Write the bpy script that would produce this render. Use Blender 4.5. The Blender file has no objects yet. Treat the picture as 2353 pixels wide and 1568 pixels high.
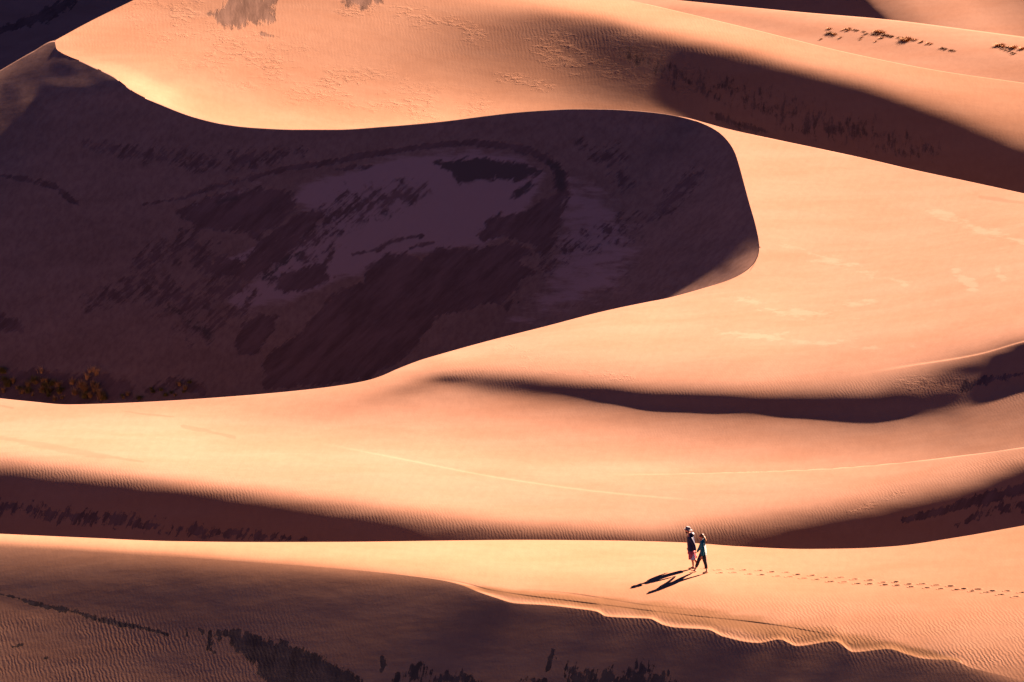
import bpy, bmesh, math, random
import numpy as np
from mathutils import Vector, Matrix

random.seed(7); rng = np.random.default_rng(7)
C = bpy.context.scene.collection

# ------------------------------------------------------------------ surveyed view: a long lens looking 15 degrees down
FOC = 200/36*2353; CX, CY = 1176.5, 784.0
PIT = math.radians(15.0)
XA = np.array([1., 0, 0]); FW = np.array([0, math.cos(PIT), -math.sin(PIT)]); UP = np.array([0, math.sin(PIT), math.cos(PIT)])
ELEV, AZ = 24.0, 52.0
SUN = np.array([math.cos(math.radians(AZ))*math.cos(math.radians(ELEV)), math.sin(math.radians(AZ))*math.cos(math.radians(ELEV)), math.sin(math.radians(ELEV))])
CAM = np.array([0., 0., 74.0])

def ray(u, v):
    u = np.asarray(u, float); v = np.asarray(v, float)
    return FW+((u-CX)/FOC)[..., None]*XA-((v-CY)/FOC)[..., None]*UP

def curve(pts):
    """monotone cubic curve v(u) through surveyed points, straight outside"""
    p = np.array(pts, float); x, y = p[:, 0], p[:, 1]
    h = np.diff(x); d = np.diff(y)/h; m = np.zeros_like(x)
    for i in range(1, len(x)-1):
        if d[i-1]*d[i] > 0:
            w1 = 2*h[i]+h[i-1]; w2 = h[i]+2*h[i-1]; m[i] = (w1+w2)/(w1/d[i-1]+w2/d[i])
    m[0] = d[0]; m[-1] = d[-1]
    def f(u):
        u = np.asarray(u, float); uc = np.clip(u, x[0], x[-1])
        i = np.clip(np.searchsorted(x, uc, side='right')-1, 0, len(x)-2)
        t = (uc-x[i])/h[i]
        r = (2*t**3-3*t**2+1)*y[i]+(t**3-2*t**2+t)*h[i]*m[i]+(3*t**2-2*t**3)*y[i+1]+(t**3-t**2)*h[i]*m[i+1]
        return r+np.where(u < x[0], m[0]*(u-x[0]), 0)+np.where(u > x[-1], m[-1]*(u-x[-1]), 0)
    return f

SC=[(0,162),(73,120),(126,94),(129,111),(139,120),(160,130.4),(187.6,141),(217,155),(242,166),(261,176),(278.4,189),(307.6,211),(376,242.6),(444,268),(512.6,284.7),(581,293),(683.5,297.6),(774,297.6),(877,291.5),(1013.6,279.6),(1116,266.6),(1184.5,258.7),(1253,253.6),(1321,250.7),(1389.6,251.2),(1458,254.6),(1526,261.8),(1583,273.4),(1617,285.4),(1651,304),(1675,328),(1689,352),(1699,382.8),(1709,420),(1723,471.6),(1733,505.8),(1740,535),(1743.5,554),(1744.7,568)]
RIM=[(0,915.8),(68,922.7),(155.5,929.9),(239,928),(341.8,923.7),(512.6,912.8),(683.5,898),(774.4,887),(842.7,874.8),(877,864),(911,849),(965.8,828),(1013.6,813.7),(1116,785.3),(1253,750.4),(1389.6,715),(1492,693.5),(1523,687.7),(1567,676.7),(1618,662),(1669.4,645.2),(1706,627),(1728,609.3),(1738.3,594.7),(1743.5,580),(1744.7,568)]
LL=[(1560,267.5),(1583,272),(1617,281.5),(1668,295.6),(1788,322),(1890.5,343.5),(1993,365.7),(2095.5,389.6),(2232,418.7),(2353,445)]
T0=[(0,1227),(200,1236),(400,1244),(600,1246),(800,1245.5),(1000,1243),(1200,1241),(1400,1242.5),(1570,1247),(1700,1256),(1850,1262),(1950,1261),(2050,1256),(2200,1235),(2353,1208)]
SKY3=[(127,93),(205,50.5),(308,0)]
T3=[(1480,8),(1549,24),(1720,65),(1966,125),(2160,163),(2353,191)]
T4=[(1480,-6),(1549,0),(1700,15),(1850,29),(2048,46),(2200,65),(2353,85)]
TR=1744.7
BK=[(0,1258),(400,1280),(800,1309),(960,1326),(1020,1335),(1060,1345),(1100,1361),(1138,1374),(1184,1387),(1252,1391),(1321,1398.6),(1372,1406),(1393,1417),(1440,1420),(1492,1422),(1526,1437),(1549,1442),(1627,1447.5),(1661.5,1463),(1743.5,1478),(1791,1470),(1832,1485),(1918,1474),(1962,1499),(2041,1492),(2088.6,1505.6),(2129.6,1515),(2184,1517),(2235.6,1536),(2300,1552),(2353,1566)]
SHEETS = {
'SA': (-300.0,40.0,1170.0,19.0,77,28,5.432280916,5.572906365,[
86777,88177,89477,90581,91460,92122,92564,92766,92696,92350,91774,91059,90312,89619,89028,88544,88151,87832,87580,87404,87321,87343,87474,87706,88028,88424,88883,89393,89942,90521,91121,91732,92347,92960,93564,94157,94739,95312,95884,96464,97059,97670,98285,98876,99399,99795,99999,99946,99589,98901,97886,96572,95008,93255,91374,89421,87438,85458,83507,81600,79754,77984,76303,74729,73276,71955,70772,69726,68809,68009,67303,66671,66107,65600,65093,64599,64155,
82085,83469,84646,85496,86095,86543,86845,86994,86931,86606,86068,85417,84775,84223,83783,83440,83158,82903,82677,82507,82424,82448,82579,82805,83107,83474,83894,84359,84861,85392,85944,86510,87081,87652,88219,88777,89322,89851,90374,90904,91452,92023,92609,93187,93713,94131,94371,94367,94061,93420,92450,91192,89710,88070,86335,84552,82757,80971,79207,77475,75786,74157,72609,71160,69826,68617,67538,66584,65746,65013,64361,63766,63229,62731,62241,61784,61354,
77510,78864,79878,80401,80675,80909,81046,81138,81100,80800,80320,79755,79242,78856,78573,78369,78197,77997,77788,77617,77534,77563,77699,77917,78197,78530,78908,79327,79780,80260,80764,81284,81810,82337,82868,83396,83907,84393,84867,85348,85851,86382,86935,87493,88018,88448,88718,88761,88510,87914,86983,85777,84378,82861,81280,79678,78079,76494,74923,73367,71832,70341,68921,67603,66388,65292,64322,63464,62700,62030,61428,60879,60376,59889,59426,58981,58525,
73386,74410,75066,75239,75190,75203,75121,75079,75058,74796,74472,74089,73775,73604,73461,73355,73280,73111,72918,72753,72675,72712,72855,73057,73305,73598,73930,74300,74699,75125,75578,76052,76533,77008,77502,78010,78491,78936,79367,79807,80273,80769,81285,81809,82315,82727,82995,83073,82882,82323,81430,80276,78983,77614,76209,74805,73419,72048,70673,69293,67904,66544,65246,64071,62981,62002,61147,60393,59708,59100,58545,58035,57549,57082,56632,56178,55708,
70778,70700,70235,69749,69352,69001,68743,68507,68413,68356,68422,68521,68551,68622,68557,68409,68350,68190,68063,67954,67900,67944,68071,68227,68431,68679,68962,69281,69619,69983,70380,70805,71242,71657,72115,72606,73056,73469,73876,74302,74754,75232,75710,76175,76623,76950,77145,77208,77077,76537,75711,74630,73505,72337,71140,69957,68802,67658,66471,65265,64003,62776,61597,60578,59631,58793,58066,57405,56784,56225,55708,55221,54753,54299,53847,53387,52927,
69646,69186,68566,67923,67323,66726,66158,65686,65158,64651,64110,63646,63263,62927,62807,62787,62872,63031,63193,63329,63324,63362,63347,63399,63574,63775,64007,64274,64536,64837,65174,65527,65904,66297,66720,67155,67561,67975,68416,68878,69353,69839,70297,70676,70956,71099,71119,71045,70875,70358,69700,68795,67959,67057,66117,65188,64273,63357,62325,61274,60119,59016,58057,57194,56418,55713,55081,54486,53915,53396,52906,52437,51982,51530,51075,50619,50165,
67982,67297,66770,66373,65787,65318,64842,64339,63819,63212,62558,61905,61215,60666,60187,59628,59213,58693,58313,57988,57901,57907,58053,58320,58509,58696,58920,59116,59397,59745,60096,60468,60833,61186,61508,61842,62244,62711,63203,63705,64191,64659,65048,65293,65391,65347,65179,64950,64636,64161,63621,63056,62485,61852,61243,60609,59924,59148,58275,57338,56363,55475,54698,53988,53337,52728,52167,51625,51095,50606,50136,49679,49227,48776,48322,47870,47420,
66178,65539,65005,64539,63984,63410,62750,62065,61495,61079,60661,60179,59868,59396,58923,58540,58007,57449,56856,56251,55758,55263,54949,54495,54289,54217,54211,54387,54645,54918,55179,55400,55621,55864,56249,56769,57341,57872,58419,58914,59343,59694,59912,59944,59862,59712,59508,59313,59087,58769,58430,58071,57677,57276,56886,56430,55863,55183,54438,53649,52849,52139,51500,50904,50349,49818,49314,48814,48317,47849,47391,46940,46490,46040,45590,45142,44696,
64342,63739,63178,62637,62053,61417,60724,60042,59474,59045,58657,58244,57811,57182,56507,55941,55418,55183,54995,54900,54491,54221,53703,53240,52808,52261,51895,51628,51300,51257,51274,51442,51680,52035,52314,52485,52682,53139,53582,53980,54271,54492,54613,54615,54602,54557,54458,54303,54158,53969,53766,53566,53354,53133,52877,52508,52013,51440,50814,50163,49530,48957,48423,47920,47444,46973,46511,46048,45575,45119,44666,44218,43770,43323,42877,42434,41994,
62481,61883,61295,60704,60087,59432,58754,58104,57536,57060,56627,56172,55648,55005,54330,53745,53305,53091,52966,52802,52363,51763,51177,50949,51074,51029,51010,50402,50235,49707,49351,49045,48906,48574,48430,48809,49255,49436,49693,49951,50031,49997,49897,49733,49790,49795,49653,49680,49717,49671,49607,49518,49437,49316,49098,48775,48367,47876,47361,46863,46367,45887,45440,45020,44604,44176,43755,43322,42860,42410,41962,41516,41070,40626,40185,39746,39310,
60593,59987,59378,58760,58125,57471,56815,56187,55613,55093,54600,54090,53528,52909,52288,51745,51337,51076,50876,50616,50192,49664,49235,49106,49233,49314,49232,48824,48532,48277,48387,48194,47569,46994,46625,45953,45936,46272,46496,46643,46601,46509,46408,46289,46324,46264,46016,45895,45848,45693,45647,45721,45740,45647,45468,45216,44881,44487,44102,43742,43329,42926,42561,42198,41812,41429,41045,40623,40165,39719,39274,38830,38386,37947,37510,37078,36644,
58682,58066,57445,56815,56176,55530,54891,54274,53691,53138,52600,52053,51482,50896,50328,49826,49420,49105,48827,48518,48141,47744,47450,47348,47397,47440,47357,47123,46891,46731,46650,46277,45536,44902,44811,44297,43751,43600,43678,43749,43700,43636,43558,43442,43437,43310,43027,42904,42796,42602,42457,42407,42358,42252,41989,41854,41579,41197,40996,40709,40341,40023,39727,39394,39068,38732,38363,37947,37494,37053,36610,36168,35729,35295,34863,34428,33986,
56755,56133,55507,54875,54239,53603,52975,52364,51772,51199,50635,50072,49507,48949,48420,47943,47532,47179,46856,46534,46207,45906,45689,45585,45566,45553,45475,45322,45138,44948,44699,44252,43620,43044,42669,42204,41994,41673,41523,41537,41434,41317,41185,41013,40971,40804,40533,40331,40161,39901,39709,39618,39538,39381,39111,39003,38735,38387,38229,37982,37649,37335,37044,36725,36387,36071,35699,35284,34833,34390,33947,33508,33075,32644,32212,31779,31340,
54819,54196,53571,52942,52313,51686,51066,50458,49863,49280,48707,48142,47587,47052,46548,46086,45672,45300,44960,44643,44352,44105,43921,43806,43738,43679,43590,43455,43274,43038,42713,42264,41726,41203,40760,40378,40126,39842,39749,39679,39490,39310,39094,38862,38744,38533,38256,38083,37860,37554,37278,37142,37011,36822,36568,36452,36185,35861,35726,35487,35152,34842,34559,34237,33895,33576,33194,32776,32315,31863,31412,30969,30531,30092,29652,29202,28742,
52879,52260,51639,51017,50396,49778,49165,48562,47968,47384,46812,46252,45710,45192,44705,44253,43840,43463,43121,42814,42544,42320,42144,42013,41910,41813,41699,41550,41351,41087,40742,40319,39849,39381,38959,38612,38349,38143,38039,37917,37738,37468,37218,36901,36702,36456,36166,35931,35654,35349,35115,34929,34742,34559,34273,34142,33882,33561,33418,33164,32820,32500,32212,31881,31522,31192,30807,30382,29906,29443,28987,28538,28092,27643,27188,26727,26259,
50941,50328,49714,49101,48488,47878,47274,46677,46088,45510,44944,44395,43865,43361,42886,42443,42035,41661,41323,41023,40763,40544,40363,40212,40079,39950,39807,39633,39414,39136,38797,38407,37989,37573,37191,36867,36609,36412,36260,36096,35889,35621,35347,35038,34808,34526,34203,33861,33579,33281,33035,32841,32670,32455,32192,32039,31770,31426,31257,30984,30614,30290,29994,29639,29256,28924,28532,28090,27596,27125,26660,26201,25741,25276,24806,24329,23849,
49008,48403,47798,47193,46589,45989,45394,44805,44225,43655,43099,42561,42044,41552,41088,40653,40251,39883,39550,39253,38995,38771,38578,38407,38248,38089,37918,37720,37484,37203,36878,36519,36143,35772,35425,35119,34862,34647,34454,34253,34022,33755,33468,33168,32882,32570,32221,31903,31614,31327,31049,30848,30653,30423,30204,30033,29729,29422,29230,28909,28525,28192,27873,27485,27095,26753,26344,25882,25378,24896,24418,23945,23468,22986,22499,22009,21517,
47081,46485,45889,45294,44700,44110,43525,42946,42376,41817,41273,40746,40241,39760,39306,38880,38485,38121,37792,37496,37233,37001,36792,36601,36418,36233,36037,35820,35573,35293,34983,34651,34308,33970,33649,33356,33095,32858,32633,32402,32153,31880,31589,31285,30973,30649,30316,30004,29712,29420,29146,28940,28707,28514,28297,28073,27800,27503,27258,26906,26544,26192,25833,25421,25006,24668,24240,23761,23238,22743,22252,21761,21265,20765,20261,19757,19250,
45163,44576,43990,43404,42821,42241,41666,41098,40539,39992,39460,38946,38452,37981,37536,37118,36729,36370,36042,35744,35475,35231,35007,34796,34591,34385,34169,33936,33682,33406,33108,32797,32479,32164,31861,31575,31307,31054,30805,30552,30287,30007,29711,29403,29086,28763,28442,28135,27844,27566,27312,27078,26840,26667,26428,26205,25964,25644,25333,25008,24653,24273,23904,23482,23046,22657,22186,21695,21174,20670,20155,19639,19123,18606,18087,17567,17047,
43253,42676,42099,41524,40951,40382,39817,39261,38714,38179,37658,37156,36673,36212,35775,35364,34980,34624,34295,33994,33717,33461,33222,32993,32770,32545,32313,32069,31810,31536,31249,30952,30652,30353,30061,29778,29505,29238,28973,28704,28427,28139,27840,27531,27216,26899,26588,26288,26002,25733,25482,25243,25016,24814,24593,24373,24119,23791,23496,23188,22824,22446,22066,21647,21188,20774,20283,19749,19173,18635,18106,17581,17046,16505,15968,15434,14901,
41352,40784,40218,39652,39089,38531,37978,37432,36897,36373,35865,35373,34900,34449,34020,33615,33235,32880,32550,32243,31958,31691,31438,31194,30954,30714,30469,30217,29955,29683,29402,29115,28826,28537,28250,27969,27691,27415,27138,26858,26573,26279,25979,25671,25361,25052,24749,24457,24178,23913,23664,23427,23202,22986,22767,22537,22277,21981,21688,21382,21047,20689,20317,19912,19417,18994,18489,17933,17320,16729,16140,15563,15002,14455,13909,13356,12803,
39459,38901,38344,37788,37236,36687,36145,35611,35087,34575,34077,33595,33132,32689,32267,31867,31490,31136,30803,30492,30198,29920,29655,29397,29144,28892,28637,28378,28112,27841,27564,27283,27000,26716,26433,26151,25869,25587,25303,25016,24724,24427,24126,23822,23517,23216,22921,22636,22363,22103,21857,21621,21395,21174,20950,20716,20462,20188,19903,19605,19286,18943,18575,18170,17737,17316,16793,16215,15557,14921,14292,13675,13066,12467,11882,11317,10763,
37575,37026,36478,35932,35389,34850,34319,33795,33282,32780,32293,31821,31367,30931,30515,30119,29744,29390,29054,28738,28437,28149,27873,27604,27339,27077,26814,26548,26280,26008,25733,25455,25175,24893,24611,24328,24043,23756,23467,23176,22881,22583,22283,21982,21683,21388,21101,20822,20555,20300,20056,19822,19595,19372,19146,18913,18667,18407,18135,17848,17544,17217,16866,16490,16096,15678,15188,14584,13874,13201,12529,11871,11226,10592,9972,9361,8760,
35698,35158,34618,34081,33547,33018,32497,31983,31480,30988,30511,30048,29602,29173,28762,28370,27996,27641,27303,26981,26673,26378,26092,25813,25539,25268,24997,24727,24455,24181,23906,23629,23349,23069,22786,22501,22214,21925,21633,21338,21042,20744,20446,20149,19855,19567,19286,19014,18752,18501,18259,18027,17801,17577,17353,17124,16886,16639,16380,16106,15817,15509,15179,14828,14456,14051,13583,12988,12266,11552,10840,10149,9467,8798,8142,7501,6875,
33828,33296,32764,32235,31710,31190,30678,30174,29680,29198,28730,28275,27836,27413,27007,26618,26245,25889,25549,25222,24908,24605,24311,24024,23742,23463,23186,22910,22635,22359,22082,21804,21524,21243,20959,20673,20384,20092,19799,19503,19206,18909,18614,18320,18032,17749,17474,17207,16950,16703,16465,16235,16011,15790,15569,15346,15117,14880,14634,14375,14101,13810,13498,13164,12800,12392,11915,11336,10664,9955,9221,8492,7776,7077,6390,5717,5058,
31964,31438,30914,30392,29875,29364,28861,28366,27882,27409,26948,26502,26070,25652,25250,24864,24492,24135,23792,23461,23142,22832,22531,22236,21946,21661,21378,21098,20819,20540,20261,19981,19700,19417,19132,18844,18553,18261,17966,17670,17374,17078,16785,16496,16211,15934,15664,15402,15150,14907,14673,14446,14225,14008,13792,13575,13355,13129,12895,12650,12390,12114,11816,11490,11128,10715,10234,9672,9035,8349,7631,6892,6150,5418,4702,4001,3319,
30104,29584,29066,28552,28043,27540,27045,26559,26084,25619,25167,24728,24302,23890,23492,23108,22737,22379,22033,21699,21374,21058,20750,20449,20152,19861,19573,19287,19004,18722,18440,18158,17875,17591,17304,17014,16723,16429,16134,15838,15543,15249,14959,14673,14393,14120,13855,13598,13351,13112,12881,12658,12441,12228,12018,11808,11597,11382,11160,10928,10682,10418,10129,9809,9448,9033,8555,8007,7394,6729,6025,5295,4556,3815,3072,2345,1635,
28246,27732,27220,26713,26211,25716,25230,24753,24286,23830,23385,22953,22533,22126,21732,21350,20980,20621,20273,19935,19606,19284,18970,18662,18359,18061,17768,17478,17190,16905,16620,16336,16051,15764,15476,15185,14892,14598,14302,14007,13712,13421,13133,12851,12575,12306,12046,11794,11551,11316,11090,10871,10658,10450,10246,10044,9842,9637,9427,9207,8973,8720,8440,8125,7765,7351,6878,6343,5749,5102,4412,3691,2953,2210,1481,747,0]),
'SB': (-300.0,30.0,1220.0,20.0,102,27,5.426361428,5.536515323,[
99999,99313,98626,97971,97349,96747,96184,95659,95152,94644,94137,93639,93140,92625,92089,91550,91027,90520,90015,89508,89005,88517,88044,87589,87152,86739,86351,85988,85651,85346,85076,84844,84645,84470,84306,84131,83925,83668,83349,82965,82519,82022,81483,80908,80305,79677,79030,78371,77706,77041,76382,75733,75100,74485,73889,73313,72757,72219,71698,71191,70697,70215,69744,69283,68831,68390,67959,67539,67129,66731,66346,65972,65611,65262,64925,64598,64282,63973,63672,63376,63082,62790,62498,62202,61902,61597,61284,60963,60633,60293,59943,59581,59208,58824,58429,58024,57608,57183,56749,56308,55862,55411,
97625,96937,96241,95619,95043,94461,93917,93410,92915,92406,91894,91401,90907,90388,89829,89269,88751,88258,87765,87257,86757,86278,85812,85353,84904,84485,84096,83725,83372,83047,82758,82504,82285,82098,81929,81759,81564,81321,81012,80636,80206,79737,79234,78698,78130,77533,76914,76280,75640,74999,74366,73744,73139,72552,71984,71435,70903,70385,69881,69387,68902,68426,67958,67498,67046,66602,66168,65744,65331,64930,64542,64165,63802,63451,63112,62784,62466,62157,61854,61555,61259,60964,60667,60368,60063,59751,59431,59103,58764,58415,58054,57682,57298,56902,56496,56078,55651,55215,54771,54321,53866,53409,
95254,94538,93843,93270,92735,92192,91671,91163,90671,90167,89657,89170,88672,88149,87566,86985,86474,85994,85512,85002,84507,84045,83588,83123,82653,82227,81846,81470,81094,80753,80446,80166,79923,79723,79546,79375,79194,78970,78669,78295,77880,77444,76985,76492,75959,75390,74798,74189,73574,72958,72349,71755,71178,70621,70082,69560,69052,68555,68067,67586,67110,66639,66174,65714,65261,64815,64377,63950,63534,63129,62737,62358,61993,61640,61300,60970,60651,60340,60036,59735,59437,59138,58838,58534,58223,57906,57579,57243,56896,56537,56166,55783,55387,54980,54562,54132,53694,53246,52792,52332,51868,51403,
92965,92275,91678,91135,90583,90047,89521,89004,88494,87990,87486,86961,86412,85850,85295,84745,84214,83706,83227,82736,82275,81830,81370,80900,80401,79970,79600,79220,78818,78472,78154,77838,77564,77348,77155,76963,76793,76596,76304,75922,75528,75137,74738,74292,73791,73248,72683,72100,71508,70914,70331,69765,69219,68693,68186,67692,67209,66732,66260,65790,65322,64856,64392,63932,63477,63028,62587,62156,61735,61327,60932,60551,60183,59829,59487,59157,58837,58525,58218,57916,57615,57313,57009,56700,56385,56061,55728,55384,55028,54659,54278,53884,53477,53058,52627,52185,51735,51276,50810,50340,49866,49391,
90834,90223,89663,89108,88559,88024,87498,86979,86463,85945,85413,84868,84310,83744,83182,82632,82100,81589,81088,80603,80131,79645,79150,78667,78197,77750,77333,76939,76564,76229,75889,75531,75229,74986,74759,74506,74329,74156,73881,73492,73153,72818,72499,72101,71621,71102,70569,70014,69442,68869,68310,67775,67263,66773,66298,65833,65375,64918,64461,64001,63540,63077,62614,62153,61695,61242,60796,60360,59936,59524,59126,58743,58374,58018,57676,57345,57024,56710,56402,56098,55794,55489,55181,54868,54547,54218,53878,53526,53161,52783,52391,51985,51566,51134,50690,50236,49772,49301,48824,48342,47857,47371,
88864,88294,87736,87180,86635,86100,85573,85048,84522,83988,83441,82888,82331,81775,81226,80689,80169,79660,79161,78671,78176,77674,77177,76688,76214,75755,75315,74895,74501,74102,73697,73329,72989,72647,72339,72037,71774,71524,71296,71010,70804,70503,70270,69901,69435,68949,68462,67932,67374,66820,66288,65788,65316,64864,64423,63988,63554,63115,62671,62220,61763,61302,60839,60376,59913,59456,59005,58564,58136,57720,57320,56935,56565,56209,55866,55535,55213,54898,54588,54281,53974,53665,53353,53035,52710,52374,52027,51668,51294,50906,50503,50085,49653,49208,48751,48283,47806,47321,46831,46336,45839,45341,
87018,86459,85896,85342,84800,84264,83732,83199,82661,82113,81554,80997,80444,79896,79358,78836,78327,77829,77339,76851,76358,75862,75371,74893,74427,73967,73529,73110,72696,72280,71882,71507,71140,70791,70452,70130,69814,69490,69180,68886,68590,68270,67983,67614,67226,66810,66373,65848,65302,64769,64266,63811,63387,62974,62566,62160,61748,61325,60889,60444,59990,59531,59067,58599,58132,57668,57212,56767,56334,55915,55513,55127,54757,54402,54060,53729,53406,53089,52776,52465,52154,51841,51525,51202,50871,50530,50177,49809,49427,49028,48613,48183,47738,47279,46807,46325,45833,45334,44830,44322,43812,43300,
85204,84641,84086,83540,83003,82470,81938,81402,80855,80300,79741,79189,78642,78099,77570,77054,76550,76055,75566,75075,74583,74095,73618,73153,72697,72245,71814,71393,70974,70564,70175,69802,69442,69094,68760,68436,68114,67802,67495,67175,66842,66514,66133,65703,65252,64769,64252,63716,63229,62729,62253,61859,61489,61110,60732,60349,59958,59546,59113,58671,58221,57763,57296,56822,56348,55879,55418,54967,54530,54109,53705,53320,52951,52598,52258,51927,51603,51283,50966,50649,50333,50015,49694,49366,49031,48684,48324,47948,47557,47147,46721,46278,45818,45344,44857,44359,43852,43338,42819,42297,41772,41247,
83410,82851,82302,81763,81228,80694,80156,79611,79057,78500,77945,77398,76858,76328,75811,75307,74812,74324,73837,73348,72861,72382,71914,71456,71003,70561,70135,69714,69299,68902,68521,68154,67798,67455,67124,66797,66474,66156,65836,65509,65179,64819,64413,63973,63498,62968,62389,61782,61226,60718,60277,59958,59636,59272,58925,58558,58186,57774,57334,56895,56455,55998,55523,55040,54561,54086,53620,53165,52725,52302,51898,51515,51150,50800,50463,50133,49807,49482,49157,48833,48510,48186,47859,47526,47185,46833,46466,46083,45682,45262,44823,44365,43891,43401,42898,42383,41860,41330,40796,40258,39719,39179,
81563,81022,80489,79961,79434,78903,78366,77821,77271,76721,76172,75634,75101,74578,74068,73569,73079,72594,72109,71626,71149,70683,70225,69775,69333,68900,68476,68059,67655,67268,66895,66533,66185,65847,65517,65191,64869,64549,64224,63891,63539,63148,62719,62256,61750,61199,60616,60036,59472,58953,58477,58131,57805,57461,57161,56784,56429,55998,55537,55114,54696,54235,53742,53249,52767,52291,51819,51360,50918,50495,50093,49713,49354,49011,48678,48349,48019,47686,47351,47016,46683,46351,46017,45679,45332,44974,44601,44210,43799,43368,42916,42444,41954,41447,40927,40395,39855,39308,38757,38204,37650,37095,
79702,79165,78637,78110,77581,77049,76510,75967,75421,74877,74341,73823,73324,72825,72332,71846,71363,70881,70398,69921,69453,68995,68545,68103,67670,67241,66822,66413,66020,65642,65276,64923,64581,64248,63921,63598,63277,62953,62620,62273,61897,61483,61034,60549,60019,59451,58873,58308,57783,57299,56872,56515,56171,55829,55460,55047,54660,54171,53724,53337,52948,52467,51942,51440,50970,50494,50013,49552,49111,48689,48292,47919,47569,47234,46908,46581,46243,45896,45544,45195,44850,44509,44167,43821,43468,43104,42724,42326,41905,41462,40996,40509,40002,39478,38940,38390,37832,37269,36701,36133,35563,34993,
77853,77326,76800,76272,75741,75205,74662,74117,73573,73034,72508,72005,71517,71040,70573,70104,69633,69161,68691,68227,67770,67320,66878,66443,66016,65594,65182,64785,64403,64034,63677,63331,62995,62665,62340,62017,61692,61361,61017,60650,60250,59815,59345,58836,58288,57721,57159,56624,56125,55673,55284,54937,54587,54224,53826,53423,52968,52444,52010,51599,51182,50661,50115,49614,49175,48697,48197,47742,47307,46887,46501,46139,45798,45473,45157,44831,44479,44108,43736,43370,43012,42658,42304,41948,41588,41217,40831,40424,39994,39539,39059,38555,38031,37489,36932,36365,35789,35209,34626,34041,33457,32872,
76015,75489,74962,74433,73898,73359,72816,72273,71734,71205,70692,70203,69731,69264,68802,68344,67889,67434,66979,66528,66084,65647,65216,64791,64371,63955,63554,63167,62793,62432,62082,61742,61410,61082,60757,60433,60103,59763,59403,59015,58593,58138,57647,57119,56564,56005,55465,54956,54488,54075,53707,53352,52990,52605,52202,51770,51283,50808,50383,49960,49483,48912,48324,47819,47366,46887,46372,45934,45505,45087,44732,44384,44049,43731,43431,43107,42722,42317,41926,41544,41168,40798,40427,40056,39684,39307,38914,38499,38059,37592,37097,36578,36036,35475,34900,34315,33722,33126,32527,31928,31329,30730,
74183,73657,73129,72597,72060,71519,70977,70437,69904,69385,68887,68412,67952,67496,67046,66596,66146,65699,65260,64827,64399,63974,63553,63138,62726,62320,61929,61552,61187,60834,60491,60157,59828,59502,59177,58849,58512,58160,57782,57372,56931,56455,55944,55405,54853,54310,53793,53312,52877,52488,52124,51762,51385,50988,50569,50109,49628,49179,48755,48299,47773,47198,46654,46170,45693,45181,44610,44120,43690,43296,43010,42676,42326,42015,41742,41404,40950,40515,40124,39724,39321,38929,38530,38137,37751,37364,36964,36541,36092,35612,35104,34568,34009,33430,32838,32236,31628,31016,30403,29790,29177,28566,
72355,71828,71297,70762,70223,69682,69143,68608,68083,67577,67093,66632,66184,65738,65295,64854,64415,63980,63552,63128,62710,62299,61892,61487,61086,60690,60310,59942,59586,59241,58904,58574,58248,57923,57597,57263,56917,56549,56152,55723,55262,54767,54242,53699,53156,52632,52140,51688,51281,50906,50540,50167,49776,49365,48925,48455,47993,47557,47113,46617,46066,45510,45001,44521,44027,43486,42952,42479,42034,41658,41406,41026,40612,40355,40094,39649,39122,38711,38356,37930,37472,37051,36609,36192,35779,35379,34969,34539,34080,33591,33070,32519,31943,31347,30739,30123,29501,28876,28250,27625,27001,26378,
70530,70001,69467,68930,68391,67852,67316,66786,66273,65782,65312,64863,64425,63988,63554,63121,62693,62269,61852,61440,61033,60631,60232,59838,59448,59064,58695,58336,57989,57651,57320,56994,56670,56345,56015,55674,55315,54931,54514,54066,53586,53076,52543,52004,51477,50975,50509,50084,49695,49323,48951,48566,48163,47736,47280,46815,46368,45926,45451,44926,44376,43848,43357,42869,42349,41814,41318,40868,40459,40147,39832,39418,39070,38826,38459,37966,37428,37031,36661,36188,35636,35134,34655,34233,33758,33331,32913,32477,32010,31515,30986,30420,29828,29219,28599,27971,27339,26704,26068,25432,24798,24165,
68707,68175,67640,67102,66564,66028,65495,64974,64474,63998,63542,63104,62675,62246,61821,61398,60980,60568,60161,59759,59362,58969,58581,58196,57817,57444,57085,56736,56396,56065,55739,55416,55093,54766,54430,54079,53706,53303,52868,52402,51906,51384,50851,50322,49813,49334,48894,48490,48111,47738,47357,46961,46544,46101,45643,45188,44743,44281,43780,43242,42707,42200,41710,41205,40680,40170,39703,39276,38915,38601,38233,37851,37560,37245,36808,36296,35826,35447,35024,34503,33942,33368,32817,32303,31689,31167,30776,30335,29858,29373,28841,28261,27656,27037,26410,25778,25140,24497,23853,23210,22568,21928,
66886,66353,65816,65279,64743,64208,63681,63172,62688,62227,61782,61354,60933,60514,60097,59685,59277,58875,58479,58087,57699,57315,56936,56561,56192,55831,55481,55141,54809,54483,54160,53839,53515,53184,52841,52477,52088,51668,51215,50732,50223,49697,49169,48655,48166,47712,47293,46904,46528,46149,45759,45351,44920,44469,44013,43564,43109,42624,42104,41571,41053,40556,40059,39545,39030,38547,38104,37712,37376,37034,36656,36320,36014,35631,35156,34669,34245,33841,33361,32817,32246,31679,31126,30552,29913,29219,28620,28080,27600,27150,26620,26025,25416,24794,24170,23540,22900,22254,21605,20957,20310,19666,
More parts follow.
